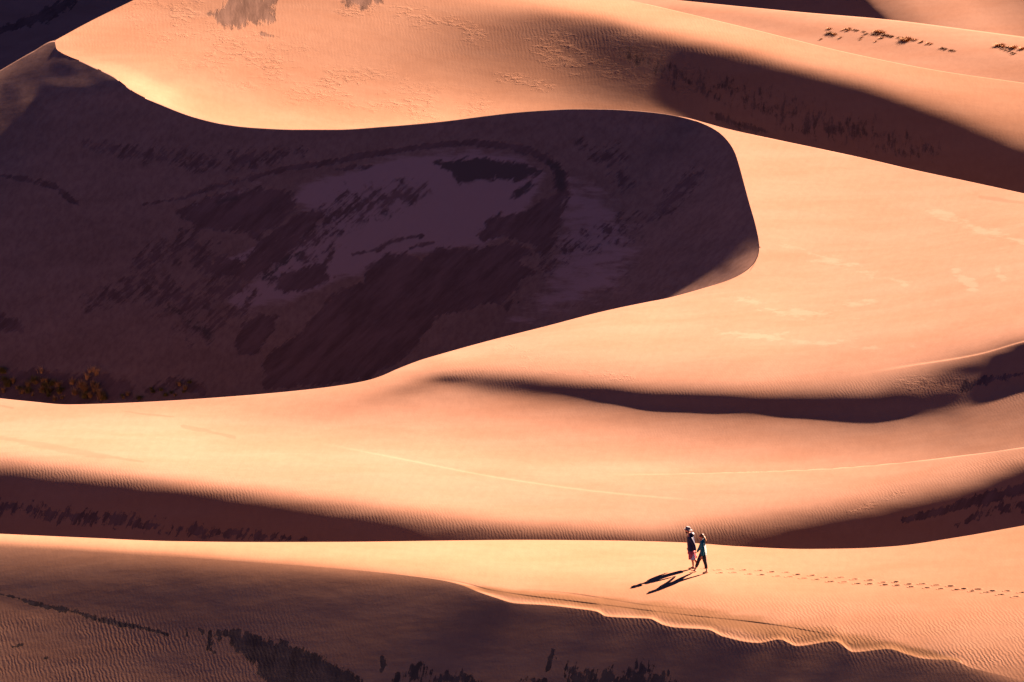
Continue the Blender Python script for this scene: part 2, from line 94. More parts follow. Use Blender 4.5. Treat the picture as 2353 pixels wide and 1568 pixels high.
65068,64532,63996,63461,62926,62393,61875,61383,60915,60466,60032,59613,59201,58790,58383,57980,57583,57191,56804,56421,56042,55668,55297,54933,54574,54223,53882,53550,53224,52903,52584,52263,51937,51600,51246,50869,50463,50025,49555,49058,48541,48017,47500,47003,46536,46104,45702,45320,44943,44557,44156,43736,43294,42841,42390,41937,41465,40962,40435,39912,39407,38911,38405,37892,37398,36940,36526,36164,35824,35463,35106,34786,34437,34004,33524,33072,32657,32211,31696,31139,30564,29994,29421,28805,28128,27459,26787,26105,25437,24834,24279,23705,23108,22487,21877,21259,20619,19973,19323,18673,18026,17380,
63253,62717,62183,61648,61112,60585,60083,59608,59154,58716,58291,57881,57477,57075,56678,56285,55898,55515,55137,54763,54393,54027,53666,53311,52963,52621,52289,51964,51644,51326,51009,50687,50356,50011,49645,49252,48830,48376,47891,47383,46864,46346,45843,45366,44921,44507,44118,43738,43356,42961,42549,42117,41670,41218,40766,40303,39813,39298,38775,38263,37764,37263,36755,36254,35783,35351,34966,34616,34265,33906,33568,33231,32836,32378,31914,31482,31050,30566,30028,29462,28886,28312,27712,27060,26378,25690,24991,24282,23561,22818,22094,21385,20733,20115,19534,18928,18291,17654,17007,16362,15719,15072,
61440,60906,60374,59836,59300,58788,58306,57846,57403,56975,56560,56158,55763,55370,54982,54599,54221,53847,53478,53112,52750,52393,52041,51695,51356,51024,50700,50381,50066,49751,49434,49109,48772,48417,48037,47629,47190,46721,46224,45711,45194,44686,44200,43744,43318,42920,42536,42155,41766,41362,40939,40499,40049,39598,39140,38662,38158,37639,37123,36620,36121,35617,35114,34631,34184,33778,33414,33064,32708,32360,32023,31655,31225,30764,30319,29887,29426,28913,28360,27790,27211,26619,25987,25316,24626,23931,23211,22472,21709,20932,20162,19386,18612,17861,17156,16518,15913,15304,14657,14026,13396,12745,
59628,59101,58565,58022,57498,57007,56542,56094,55662,55244,54837,54444,54057,53674,53295,52922,52552,52187,51825,51468,51114,50766,50423,50086,49756,49432,49115,48802,48491,48178,47859,47529,47184,46817,46423,45999,45545,45062,44556,44042,43532,43039,42572,42135,41727,41338,40957,40571,40174,39759,39326,38881,38431,37976,37507,37016,36503,35987,35479,34979,34478,33975,33485,33023,32601,32219,31864,31511,31159,30817,30464,30063,29615,29163,28726,28280,27790,27256,26694,26119,25531,24916,24260,23576,22880,22167,21426,20665,19880,19086,18292,17492,16692,15896,15108,14332,13589,12918,12280,11677,11065,10402,
57824,57298,56751,56212,55711,55240,54788,54352,53930,53521,53122,52737,52360,51986,51617,51252,50891,50534,50181,49831,49486,49147,48813,48486,48164,47848,47537,47229,46920,46606,46284,45948,45592,45212,44803,44363,43894,43401,42891,42380,41881,41404,40957,40538,40143,39760,39377,38985,38578,38153,37714,37266,36814,36352,35870,35367,34852,34341,33839,33339,32838,32343,31869,31430,31032,30667,30314,29962,29616,29269,28891,28464,28012,27569,27129,26660,26146,25596,25028,24446,23842,23203,22528,21835,21127,20398,19637,18854,18052,17247,16450,15641,14828,14014,13203,12396,11599,10808,10046,9338,8706,8055,
56041,55486,54932,54418,53942,53484,53044,52619,52206,51805,51416,51040,50671,50307,49947,49591,49238,48889,48544,48203,47867,47536,47211,46892,46579,46270,45964,45659,45351,45035,44708,44363,43996,43601,43176,42721,42240,41739,41229,40726,40241,39783,39354,38951,38565,38183,37796,37396,36979,36546,36102,35652,35195,34723,34230,33719,33206,32701,32202,31702,31204,30721,30268,29852,29475,29118,28767,28418,28073,27712,27307,26864,26416,25977,25524,25031,24496,23936,23361,22769,22145,21483,20794,20091,19370,18621,17838,17034,16219,15406,14603,13794,12983,12168,11348,10527,9708,8897,8096,7306,6534,5823,
54237,53659,53130,52646,52184,51739,51310,50894,50491,50098,49718,49350,48992,48636,48285,47938,47593,47252,46915,46582,46255,45933,45617,45307,45001,44698,44396,44092,43783,43464,43130,42775,42394,41983,41543,41075,40584,40079,39574,39082,38614,38174,37763,37372,36990,36608,36214,35805,35378,34939,34491,34039,33575,33090,32587,32074,31566,31066,30567,30069,29578,29112,28681,28288,27925,27573,27224,26879,26528,26143,25715,25267,24825,24382,23909,23393,22843,22275,21693,21085,20437,19757,19057,18343,17605,16837,16032,15210,14384,13564,12760,11950,11137,10322,9505,8686,7864,7042,6225,5423,4636,3826,
52389,51844,51351,50887,50436,50003,49585,49178,48783,48399,48028,47669,47320,46974,46631,46292,45955,45622,45294,44970,44651,44338,44031,43728,43429,43130,42831,42528,42217,41892,41549,41181,40786,40360,39905,39425,38928,38424,37927,37449,36999,36577,36180,35798,35418,35031,34629,34210,33776,33332,32882,32424,31950,31454,30945,30434,29931,29433,28935,28441,27963,27516,27108,26734,26380,26032,25685,25339,24973,24565,24124,23677,23236,22780,22285,21750,21189,20613,20019,19392,18723,18029,17318,16590,15833,15043,14219,13382,12548,11725,10917,10109,9298,8480,7660,6842,6022,5207,4404,3576,2743,1902,
50550,50045,49570,49120,48686,48265,47857,47461,47075,46701,46339,45989,45647,45310,44976,44645,44317,43993,43672,43357,43047,42743,42444,42148,41855,41561,41265,40962,40647,40316,39963,39584,39174,38735,38267,37779,37278,36777,36289,35824,35389,34981,34594,34217,33838,33447,33040,32616,32177,31728,31272,30804,30321,29820,29309,28799,28295,27797,27303,26819,26357,25929,25537,25174,24829,24487,24142,23786,23405,22988,22545,22095,21641,21166,20656,20111,19541,18952,18339,17693,17013,16306,15580,14832,14055,13245,12409,11563,10721,9893,9077,8266,7454,6637,5818,5000,4184,3371,2555,1716,860,0]),
'S1': (-300.0,55.0,230.0,26.0,57,46,5.633414266,5.988153614,[
99999,99915,99826,99727,99616,99489,99344,99177,98985,98765,98515,98232,97914,97558,97163,96728,96253,95738,95184,94595,93974,93326,92656,91974,91289,90611,89953,89330,88757,88252,87830,87508,87300,87210,87229,87322,87426,87476,87444,87337,87175,86977,86761,86537,86313,86088,85862,85631,85388,85126,84839,84518,84160,83762,83324,82852,82359,
97481,97407,97330,97246,97151,97044,96920,96777,96613,96423,96205,95957,95674,95356,95000,94604,94168,93690,93172,92615,92021,91395,90741,90067,89380,88690,88009,87350,86728,86159,85660,85249,84944,84761,84711,84786,84922,84980,84936,84818,84652,84458,84247,84027,83805,83582,83355,83121,82870,82594,82282,81928,81527,81079,80589,80067,79527,
94959,94896,94831,94762,94684,94596,94494,94376,94238,94078,93893,93679,93433,93154,92837,92480,92083,91644,91162,90638,90073,89470,88833,88167,87480,86779,86076,85383,84712,84081,83506,83006,82600,82311,82168,82204,82403,82471,82412,82289,82129,81942,81738,81523,81302,81079,80853,80617,80360,80070,79735,79344,78896,78394,77846,77266,76671,
92429,92379,92328,92273,92212,92143,92063,91969,91859,91729,91576,91397,91189,90947,90671,90355,89998,89599,89154,88665,88131,87554,86936,86281,85596,84887,84164,83438,82723,82033,81385,80798,80293,79894,79630,79556,79773,79892,79852,79749,79610,79440,79247,79035,78813,78587,78360,78125,77866,77564,77202,76770,76267,75701,75085,74437,73773,
89892,89855,89817,89777,89733,89683,89625,89555,89472,89372,89252,89108,88937,88736,88500,88227,87913,87555,87150,86698,86198,85649,85053,84413,83733,83020,82281,81527,80770,80025,79310,78645,78051,77558,77200,77031,77120,77264,77278,77219,77116,76968,76787,76580,76351,76115,75884,75653,75396,75083,74690,74206,73635,72991,72294,71565,70822,
87346,87323,87299,87274,87246,87215,87178,87132,87075,87005,86918,86809,86677,86516,86323,86094,85824,85510,85148,84737,84273,83756,83187,82566,81896,81183,80433,79656,78863,78070,77294,76558,75888,75316,74881,74629,74592,74720,74780,74744,74671,74546,74379,74177,73935,73676,73436,73212,72961,72635,72199,71645,70987,70250,69459,68638,67806,
84794,84783,84772,84762,84750,84737,84720,84698,84667,84626,84571,84499,84405,84286,84136,83952,83729,83461,83146,82778,82355,81875,81337,80739,80085,79378,78623,77829,77007,76173,75344,74545,73806,73160,72646,72306,72171,72257,72359,72340,72286,72183,72037,71849,71591,71292,71037,70819,70573,70222,69721,69073,68307,67461,66566,65647,64723,
82235,82236,82239,82242,82245,82249,82251,82251,82246,82233,82210,82173,82118,82041,81936,81799,81624,81406,81140,80820,80442,80003,79501,78933,78300,77605,76852,76048,75205,74336,73462,72607,71802,71083,70490,70063,69842,69872,70005,69999,69967,69881,69750,69579,69345,69022,68736,68500,68236,67832,67229,66456,65567,64605,63602,62588,61574,
79672,79685,79698,79714,79731,79750,79771,79791,79810,79824,79832,79830,79813,79778,79719,79631,79506,79340,79126,78858,78530,78137,77675,77142,76537,75861,75117,74311,73453,72558,71645,70739,69872,69081,68409,67900,67601,67565,67706,67722,67707,67636,67522,67363,67154,66876,66596,66290,65927,65412,64662,63747,62737,61665,60561,59460,58376,
77108,77130,77154,77180,77209,77242,77279,77318,77358,77398,77435,77467,77488,77494,77481,77442,77370,77258,77099,76886,76611,76269,75854,75361,74790,74139,73410,72610,71746,70833,69887,68936,68010,67149,66399,65809,65435,65327,65468,65504,65501,65446,65347,65204,65013,64745,64440,64050,63511,62807,61908,60884,59791,58634,57441,56276,55158,
74546,74575,74607,74642,74681,74726,74776,74831,74891,74954,75018,75081,75138,75186,75218,75228,75209,75154,75053,74898,74681,74394,74029,73582,73049,72429,71723,70935,70072,69148,68178,67187,66208,65280,64452,63781,63327,63149,63282,63337,63349,63309,63224,63091,62902,62608,62201,61621,60856,59924,58903,57836,56719,55514,54250,53061,51969,
71989,72024,72061,72103,72149,72203,72264,72332,72409,72492,72580,72672,72763,72849,72925,72984,73019,73020,72979,72886,72730,72501,72192,71794,71304,70719,70039,69268,68413,67485,66499,65478,64452,63462,62559,61806,61271,61025,61144,61225,61247,61218,61146,61012,60776,60365,59759,58942,57977,56936,55860,54735,53542,52293,51025,49887,48876,
69442,69480,69521,69566,69617,69676,69745,69823,69913,70012,70121,70238,70359,70481,70598,70704,70791,70850,70870,70840,70748,70581,70330,69985,69540,68992,68340,67589,66745,65819,64826,63786,62725,61683,60711,59878,59268,58969,59061,59158,59185,59176,59105,58908,58521,57894,57053,56054,55000,53921,52797,51600,50343,49096,47959,46942,45898,
66909,66948,66989,67035,67088,67150,67222,67307,67405,67516,67641,67779,67926,68079,68234,68384,68522,68636,68717,68751,68724,68622,68431,68140,67740,67228,66602,65869,65036,64116,63123,62076,60998,59920,58892,57984,57297,56946,57023,57127,57181,57179,57026,56641,56002,55147,54158,53097,52020,50893,49691,48432,47200,46083,45086,44046,42758,
64394,64431,64471,64515,64567,64628,64700,64787,64889,65007,65143,65296,65463,65643,65831,66020,66203,66370,66509,66606,66645,66608,66479,66242,65886,65406,64800,64077,63247,62329,61341,60301,59228,58143,57083,56113,55341,54926,55013,55166,55237,55116,54733,54070,53204,52242,51229,50156,49029,47819,46560,45337,44239,43248,42194,40826,39201,
61904,61936,61972,62011,62058,62115,62184,62268,62369,62489,62629,62791,62972,63172,63385,63607,63830,64045,64238,64395,64497,64525,64457,64273,63958,63501,62904,62176,61334,60405,59417,58394,57351,56298,55251,54255,53417,52957,53108,53300,53175,52769,52098,51230,50287,49337,48326,47194,45977,44716,43500,42415,41436,40358,38943,37180,35459,
59442,59468,59496,59529,59568,59618,59679,59756,59850,59966,60105,60268,60456,60667,60899,61145,61400,61654,61893,62103,62265,62354,62345,62211,61930,61488,60883,60127,59246,58281,57275,56268,55276,54298,53322,52374,51548,51192,51337,51195,50722,50045,49226,48332,47421,46480,45406,44175,42913,41704,40630,39660,38566,37089,35263,33484,32114,
57014,57031,57051,57074,57104,57142,57193,57258,57341,57446,57576,57733,57919,58133,58373,58635,58911,59193,59469,59721,59932,60075,60119,60031,59778,59337,58702,57888,56930,55887,54829,53821,52886,52006,51149,50318,49657,49288,49067,48524,47872,47132,46358,45523,44614,43613,42455,41185,39988,38921,37957,36859,35328,33446,31675,30447,29587,
54624,54631,54640,54652,54670,54696,54732,54783,54850,54939,55052,55195,55369,55575,55813,56079,56366,56664,56960,57240,57483,57665,57751,57701,57468,57013,56321,55409,54330,53160,51993,50949,50051,49233,48489,47648,47129,46728,46154,45571,44959,44313,43612,42764,41776,40706,39535,38337,37282,36322,35231,33671,31722,29974,28832,28146,27465,
52278,52274,52270,52270,52275,52286,52307,52339,52387,52454,52544,52663,52815,53002,53227,53485,53770,54070,54371,54656,54907,55101,55207,55179,54956,54474,53691,52627,51378,50047,48706,47577,46666,45784,45184,44685,44283,43710,43137,42688,42189,41612,40874,39931,38877,37824,36745,35687,34731,33656,32092,30060,28300,27285,26663,25979,25137,
49980,49963,49946,49933,49924,49921,49925,49938,49963,50004,50065,50151,50270,50427,50625,50863,51134,51424,51712,51978,52200,52364,52449,52412,52183,51660,50745,49452,47976,46504,44977,43778,42914,42288,42056,41766,41262,40704,40287,39985,39538,38898,38059,37068,36060,35120,34187,33215,32172,30662,28534,26726,25872,25289,24551,23621,22675,
47734,47703,47673,47647,47624,47607,47595,47590,47593,47605,47631,47677,47751,47864,48021,48226,48472,48741,49004,49227,49379,49451,49442,49337,49064,48476,47385,45757,43987,42362,40980,40085,39576,39306,39190,38822,38349,37968,37679,37372,36783,36019,35155,34238,33342,32525,31705,30658,29209,26955,25060,24387,23825,23025,22107,21220,20484,
45544,45499,45455,45415,45380,45350,45326,45306,45288,45274,45263,45261,45280,45334,45436,45595,45805,46045,46275,46439,46483,46383,46173,45901,45490,44742,43392,41368,39492,38112,37355,36975,36750,36564,36415,36091,35753,35389,34962,34483,33859,33206,32512,31717,30933,30286,29457,27967,26000,24379,23522,22984,22195,21321,20427,19610,18958,
43414,43354,43296,43244,43198,43159,43124,43094,43064,43027,42981,42928,42882,42864,42897,42996,43160,43364,43555,43658,43577,43236,42673,42113,41407,40126,38109,36384,35501,35012,34786,34582,34380,34185,33978,33644,33203,32691,32238,31878,31449,30935,30297,29612,29038,28377,26992,25229,24214,23583,22829,22176,21367,20483,19596,18848,18250,
41345,41272,41200,41137,41084,41037,40997,40964,40932,40884,40808,40705,40588,40489,40442,40472,40580,40734,40874,40910,40723,40147,39067,38147,36979,34821,33916,33638,33283,33009,32710,32400,32161,31858,31560,31163,30739,30377,30125,29903,29504,28990,28391,27847,27219,26066,24741,23948,23514,22737,22017,21349,20474,19587,18733,18053,17515,
39336,39254,39171,39100,39044,38990,38948,38923,38902,38857,38764,38615,38430,38251,38126,38092,38139,38221,38269,38178,37883,37242,35737,34573,33293,32512,32378,31911,31532,31177,30846,30628,30307,29941,29683,29363,29023,28738,28460,28147,27683,27160,26638,26155,25317,24436,23782,23246,22663,21879,21305,20477,19623,18715,17918,17316,16814,
37380,37301,37219,37140,37083,37022,36985,36979,36983,36953,36853,36674,36438,36198,36024,35960,35961,35937,35824,35435,34794,33891,32918,32353,32245,32147,31586,31108,30714,30221,29766,29281,28740,28381,28082,27683,27370,27035,26761,26482,26063,25703,25254,24749,24055,23521,22969,22384,21813,21195,20423,19614,18728,17830,17118,16578,16087,
35456,35369,35298,35229,35175,35134,35129,35154,35182,35159,35057,34870,34630,34392,34247,34245,34240,34061,33682,33066,32314,31619,31420,31638,31419,30833,30618,30360,29978,29524,29074,28544,28038,27549,27107,26742,26387,26026,25745,25425,25080,24680,24190,23702,23165,22674,22106,21607,20995,20050,19287,18455,17515,16695,16096,15598,15119,
33558,33493,33426,33384,33352,33356,33399,33468,33486,33431,33303,33135,32983,32875,32809,32717,32521,32165,31637,31047,30518,30415,30732,30524,29843,29658,29472,29171,28897,28559,28160,27727,27294,26911,26545,26171,25798,25451,25105,24767,24385,23951,23472,22940,22458,21859,21398,20730,19750,18904,18177,17248,16328,15633,15118,14642,14172,
31483,31411,31387,31354,31372,31441,31521,31554,31496,31353,31172,30993,30853,30729,30723,30665,30458,30106,29689,29324,29267,29547,29382,28734,28480,28349,28121,27923,27674,27334,26969,26598,26259,25995,25665,25316,24997,24680,24373,24094,23704,23250,22750,22243,21707,21076,20477,19462,18527,17773,16943,15959,15138,14579,14106,13618,13142,
29200,29205,29158,29231,29351,29435,29413,29254,28981,28686,28419,28199,28105,28135,28315,28324,28165,27964,27829,27886,28130,27962,27348,27067,26936,26809,26662,26449,26167,25898,25627,25370,25157,24909,24571,24252,23952,23649,23375,23040,22661,22240,21793,21288,20613,19984,19200,18117,17264,16500,15562,14587,13949,13491,13004,12535,12067,
26259,26420,26606,26768,26745,26531,26166,25672,25170,24852,24763,24793,24877,24970,25165,25311,25448,25632,25863,26059,25931,25517,25282,25215,25110,25077,24965,24789,24577,24351,24141,23973,23805,23592,23325,23055,22783,22531,22252,21922,21535,21098,20635,20010,19346,18677,17703,16673,15934,15081,13984,13201,12780,12300,11822,11347,10827,
23559,23615,23639,23365,22925,22440,21921,21497,21508,21637,21690,21692,21734,21937,22320,22708,23010,23203,23276,23192,23051,22995,22974,22924,22900,22999,22993,22871,22739,22613,22523,22431,22289,22094,21845,21596,21373,21134,20848,20512,20131,19720,19190,18548,17897,17046,16024,15141,14352,13168,12193,11830,11383,10895,10429,9949,9480,
22478,22534,22285,21858,21392,20907,20436,19936,19476,19119,18930,18962,19181,19466,19695,19735,19675,19721,19819,19914,19955,19960,19974,20066,20207,20318,20475,20672,20764,20723,20698,20614,20489,20336,20139,19953,19750,19490,19191,18886,18509,18013,17393,16740,15956,14962,14049,13378,12474,11600,11127,10740,10244,9780,9307,8808,8267,
21903,21787,21421,20973,20494,20015,19528,18989,18494,18076,17672,17340,16984,16716,16687,16839,17154,17352,17367,17255,17215,17339,17546,17730,17845,17960,18056,18126,18184,18197,18178,18127,18065,17958,17805,17592,17332,17051,16807,16526,16086,15582,15045,14493,13786,12997,12371,11759,11183,10830,10398,9951,9475,9011,8526,8021,7500,
21390,21097,20683,20215,19734,19259,18743,18229,17718,17286,16886,16510,16080,15771,15434,15136,14849,14654,14697,14909,15216,15384,15400,15375,15459,15663,15841,15902,15838,15757,15684,15601,15481,15330,15224,15099,14963,14834,14667,14409,14067,13687,13181,12645,11998,11487,11046,10715,10493,10172,9706,9269,8790,8321,7832,7318,6788,
20769,20402,19956,19475,18999,18505,17994,17482,17013,16614,16200,15785,15377,15047,14699,14337,13965,13666,13442,13190,12987,12856,12975,13272,13560,13757,13734,13604,13548,13551,13525,13444,13344,13267,13241,13240,13234,13152,12953,12646,12285,11862,11453,11094,10777,10491,10245,10088,9877,9463,9012,8560,8083,7612,7112,6593,6082,
20099,19676,19205,18726,18245,17744,17229,16733,16301,15894,15483,15088,14720,14396,14025,13642,13254,12964,12673,12379,12074,11847,11642,11423,11261,11333,11450,11651,11766,11766,11702,11613,11565,11562,11656,11724,11642,11476,11252,11044,10852,10642,10414,10221,10010,9822,9651,9504,9200,8767,8320,7860,7385,6908,6400,5882,5376,
19400,18940,18459,17982,17493,16985,16477,16011,15593,15189,14784,14392,14049,13703,13328,12949,12628,12341,12027,11682,11365,11104,10843,10527,10305,10156,9996,9847,9751,9769,9750,9786,9898,10012,10147,10143,10177,10173,10136,10109,10016,9844,9707,9558,9419,9243,9080,8877,8520,8073,7624,7158,6682,6198,5678,5166,4664,
18683,18192,17713,17235,16737,16227,15735,15293,14887,14482,14080,13715,13375,13022,12637,12278,11972,11677,11353,11043,10756,10499,10167,9827,9613,9408,9235,9022,8869,8791,8723,8709,8745,8810,9002,9233,9390,9431,9454,9451,9349,9262,9145,9007,8832,8651,8486,8235,7831,7379,6930,6457,5983,5499,4991,4479,3973,
17933,17445,16973,16486,15981,15476,15005,14586,14184,13777,13392,13039,12700,12329,11950,11617,11327,11021,10697,10383,10117,9831,9507,9252,8946,8804,8569,8371,8251,8184,8126,8135,8174,8257,8490,8732,8830,8870,8890,8879,8837,8702,8570,8408,8237,8068,7885,7575,7134,6692,6233,5761,5289,4806,4309,3804,3299,
17171,16688,16209,15720,15223,14734,14287,13880,13476,13080,12709,12369,12020,11639,11276,10969,10674,10357,10033,9752,9489,9182,8868,8569,8370,8107,7913,7739,7645,7569,7529,7555,7591,7740,8011,8207,8283,8304,8362,8379,8245,8126,7993,7825,7660,7476,7270,6883,6455,6015,5557,5087,4611,4127,3634,3134,2633,
16406,15925,15445,14962,14480,14013,13576,13167,12770,12386,12021,11674,11322,10961,10617,10306,10006,9695,9383,9091,8810,8521,8240,7979,7761,7516,7308,7143,7051,7012,7027,7095,7202,7379,7597,7721,7737,7777,7929,7781,7698,7566,7414,7214,7056,6868,6601,6224,5801,5357,4897,4425,3946,3460,2967,2471,1972,
15639,15162,14686,14212,13745,13294,12865,12457,12066,11690,11328,10977,10629,10284,9953,9639,9333,9028,8725,8432,8149,7872,7610,7365,7140,6919,6728,6586,6508,6495,6540,6637,6775,6944,7108,7208,7249,7291,7340,7248,7143,7003,6837,6643,6450,6224,5930,5564,5149,4705,4244,3770,3288,2800,2307,1811,1313,
14873,14401,13932,13467,13013,12573,12152,11749,11362,10991,10632,10282,9940,9606,9282,8968,8662,8360,8064,7774,7495,7229,6977,6742,6524,6325,6160,6043,5987,5994,6060,6172,6316,6470,6606,6699,6751,6779,6774,6701,6588,6441,6265,6063,5840,5581,5270,4905,4495,4055,3593,3118,2634,2143,1650,1153,656,
14108,13642,13180,12725,12281,11852,11438,11041,10659,10291,9935,9589,9253,8926,8607,8296,7992,7693,7401,7118,6845,6586,6343,6118,5913,5735,5594,5503,5470,5497,5579,5701,5844,5986,6106,6193,6243,6256,6225,6150,6033,5879,5693,5477,5229,4945,4618,4249,3841,3403,2943,2467,1981,1489,994,497,0]),
'S2': (-300.0,50.0,60.0,30.0,45,35,5.637637594,6.061694533,[
99999,99050,98084,97088,96050,94960,93816,92633,91449,90305,89227,88251,87373,86539,85716,84902,84107,83341,82609,81910,81244,80608,79998,79414,78851,78308,77786,77283,76800,76340,75904,75497,75122,74782,74481,74220,73998,73812,73655,73518,73390,73263,73126,72975,72809,
98276,97355,96421,95462,94463,93410,92292,91106,89902,88791,87797,86990,86239,85450,84642,83851,83092,82367,81676,81016,80384,79776,79190,78624,78075,77542,77026,76525,76040,75573,75126,74702,74304,73936,73604,73310,73056,72839,72654,72490,72335,72175,72000,71806,71596,
96543,95652,94753,93830,92870,91856,90773,89591,88322,87213,86326,85818,85168,84356,83550,82790,82075,81396,80749,80128,79529,78949,78386,77837,77302,76779,76269,75770,75284,74811,74353,73911,73491,73096,72732,72404,72115,71866,71653,71464,71283,71091,70873,70624,70352,
94794,93939,93075,92189,91261,90274,89217,88089,86775,85953,85379,84958,84151,83186,82416,81720,81063,80436,79835,79252,78686,78132,77590,77058,76535,76022,75517,75021,74534,74056,73588,73132,72690,72267,71870,71506,71179,70894,70650,70438,70236,70013,69740,69411,69045,
93033,92215,91388,90537,89635,88648,87486,86373,85534,84962,84466,83919,82874,81836,81262,80662,80071,79499,78942,78396,77859,77328,76805,76287,75776,75271,74772,74280,73793,73311,72836,72367,71907,71459,71028,70626,70261,69933,69648,69409,69200,68945,68591,68141,67635,
91268,90489,89699,88880,88003,87061,85868,85135,84552,84048,83596,82676,81373,80442,80148,79639,79115,78596,78080,77565,77052,76541,76032,75527,75026,74528,74035,73545,73060,72577,72098,71621,71147,70679,70216,69778,69376,69004,68655,68365,68192,67897,67411,66777,66070,
89516,88779,88025,87234,86375,85373,84676,84172,83590,83178,82368,81180,80198,79707,79193,78697,78226,77747,77259,76765,76268,75770,75273,74778,74284,73793,73305,72819,72335,71853,71373,70892,70413,69935,69450,68984,68544,68145,67699,67287,67254,66866,66156,65260,64292,
87798,87115,86399,85589,84855,84202,83730,83207,82670,82223,81242,80130,79526,78988,78450,77953,77457,76967,76481,75996,75507,75018,74528,74039,73552,73066,72581,72098,71617,71136,70658,70178,69703,69225,68749,68287,67769,67404,66830,66276,66419,65774,64733,63519,62260,
86144,85539,84905,84238,83702,83255,82787,82258,81766,81262,80136,79269,78744,78213,77711,77222,76725,76234,75744,75255,74768,74282,73796,73311,72827,72345,71863,71382,70903,70424,69946,69469,68994,68515,68054,67560,67125,66682,66076,66492,65149,64389,63019,61501,59971,
84592,84108,83558,83147,82766,82329,81860,81326,80914,80215,79097,78492,78011,77474,76982,76487,75994,75507,75018,74531,74044,73559,73075,72592,72110,71628,71148,70669,70191,69713,69237,68763,68285,67819,67342,66866,66458,65883,65782,65358,64120,62697,60979,59223,57488,
83165,82837,82545,82243,81853,81421,80932,80448,80025,79107,78224,77780,77244,76736,76251,75756,75268,74780,74293,73808,73323,72839,72356,71875,71394,70914,70435,69958,69481,69005,68531,68055,67584,67115,66633,66206,65701,65339,65076,64319,62864,60876,58781,56826,54956,
82046,81898,81677,81351,80960,80517,80028,79626,79042,78069,77498,77032,76495,76013,75520,75029,74543,74056,73571,73087,72603,72121,71640,71160,70681,70202,69725,69249,68773,68299,67825,67352,66885,66407,65957,65487,65036,64705,64259,63133,61350,59202,56569,54505,52561,
81208,81071,80819,80479,80077,79618,79190,78751,77988,77244,76785,76275,75766,75285,74791,74305,73820,73334,72851,72368,71886,71406,70926,70447,69969,69492,69017,68541,68068,67595,67122,66654,66181,65717,65257,64793,64379,64009,63279,61740,59699,57265,54723,52517,50469,
80425,80249,79974,79614,79197,78753,78361,77815,77061,76511,76052,75528,75044,74557,74067,73583,73098,72615,72133,71652,71171,70692,70214,69736,69260,68785,68310,67837,67364,66892,66423,65953,65485,65022,64562,64109,63703,63209,62076,60154,57911,55455,52987,50781,48698,
79646,79439,79133,78753,78331,77924,77545,76900,76256,75805,75302,74801,74321,73831,73346,72863,72380,71898,71417,70937,70459,69981,69504,69028,68553,68079,67606,67134,66663,66193,65724,65256,64790,64328,63871,63420,62992,62246,60594,58450,56184,53654,51410,49283,47174,
78869,78627,78292,77896,77493,77146,76645,76032,75544,75071,74565,74081,73596,73110,72627,72145,71663,71183,70704,70225,69748,69272,68796,68322,67848,67375,66904,66433,65963,65495,65027,64561,64097,63637,63175,62720,62209,60975,58955,56816,54403,51801,49842,47812,45712,
78096,77812,77449,77056,76715,76321,75797,75298,74824,74333,73842,73360,72874,72391,71910,71429,70949,70470,69992,69515,69039,68564,68090,67617,67145,66674,66204,65735,65266,64799,64333,63866,63406,62945,62466,62012,61212,59421,57365,55094,52513,50201,48172,46183,44140,
77310,76987,76612,76267,75936,75513,75048,74575,74094,73608,73122,72640,72156,71675,71195,70715,70237,69759,69283,68808,68333,67860,67387,66915,66445,65975,65506,65038,64571,64105,63640,63174,62720,62233,61771,61214,59878,57841,55787,53268,50827,48448,46513,44445,42409,
76514,76157,75814,75507,75171,74776,74328,73850,73372,72885,72403,71922,71440,70961,70482,70004,69527,69051,68576,68102,67629,67157,66685,66215,65746,65277,64810,64343,63878,63414,62947,62489,62020,61520,61073,60137,58362,56243,53850,51398,48891,46732,44843,42674,40471,
75683,75355,75057,74769,74464,74073,73604,73131,72650,72167,71687,71206,70727,70249,69771,69295,68819,68345,67871,67398,66927,66456,65986,65517,65049,64582,64116,63650,63188,62721,62258,61801,61303,60836,60235,58789,56851,54432,51944,49327,47139,44997,42637,40469,38072,
74864,74609,74313,74094,73799,73356,72886,72414,71931,71452,70972,70493,70015,69538,69062,68587,68113,67640,67168,66697,66227,65757,65289,64821,64355,63889,63424,62960,62498,62030,61576,61095,60599,60122,59138,57321,55044,52510,49822,47485,45449,42421,39202,37197,34959,
74208,73827,73654,73491,73103,72638,72176,71695,71216,70738,70260,69782,69306,68831,68356,67882,67410,66938,66467,65997,65528,65060,64594,64127,63662,63198,62734,62273,61807,61346,60887,60379,59917,59263,57812,55636,53016,50413,47897,45705,42769,39127,36198,33791,31468,
73141,73199,73155,72834,72387,71933,71459,70981,70504,70027,69550,69074,68599,68125,67652,67179,66708,66238,65768,65300,64833,64366,63900,63435,62972,62508,62046,61585,61119,60665,60181,59680,59200,58165,56255,53707,50968,48397,45825,42794,39057,35575,32845,30357,27922,
72580,72795,72535,72130,71689,71221,70746,70270,69794,69317,68842,68367,67894,67421,66949,66479,66009,65540,65072,64605,64139,63673,63209,62746,62283,61821,61361,60898,60436,59977,59469,58998,58348,56800,54443,51657,48798,45974,42817,39373,35906,32651,29794,27134,24531,
72541,72227,71862,71443,70980,70510,70036,69560,69085,68610,68136,67663,67191,66720,66249,65780,65311,64844,64377,63911,63447,62983,62520,62058,61596,61136,60676,60213,59754,59281,58765,58298,57263,55105,52408,49467,46155,43338,40127,36673,33264,30039,27040,24189,21395,
71950,71575,71190,70737,70272,69802,69327,68853,68379,67905,67433,66961,66490,66020,65551,65083,64616,64150,63685,63220,62757,62294,61833,61372,60912,60453,59992,59531,59074,58568,58079,57508,55755,53085,50271,47202,43937,40865,37634,34260,30898,27645,24526,21508,18538,
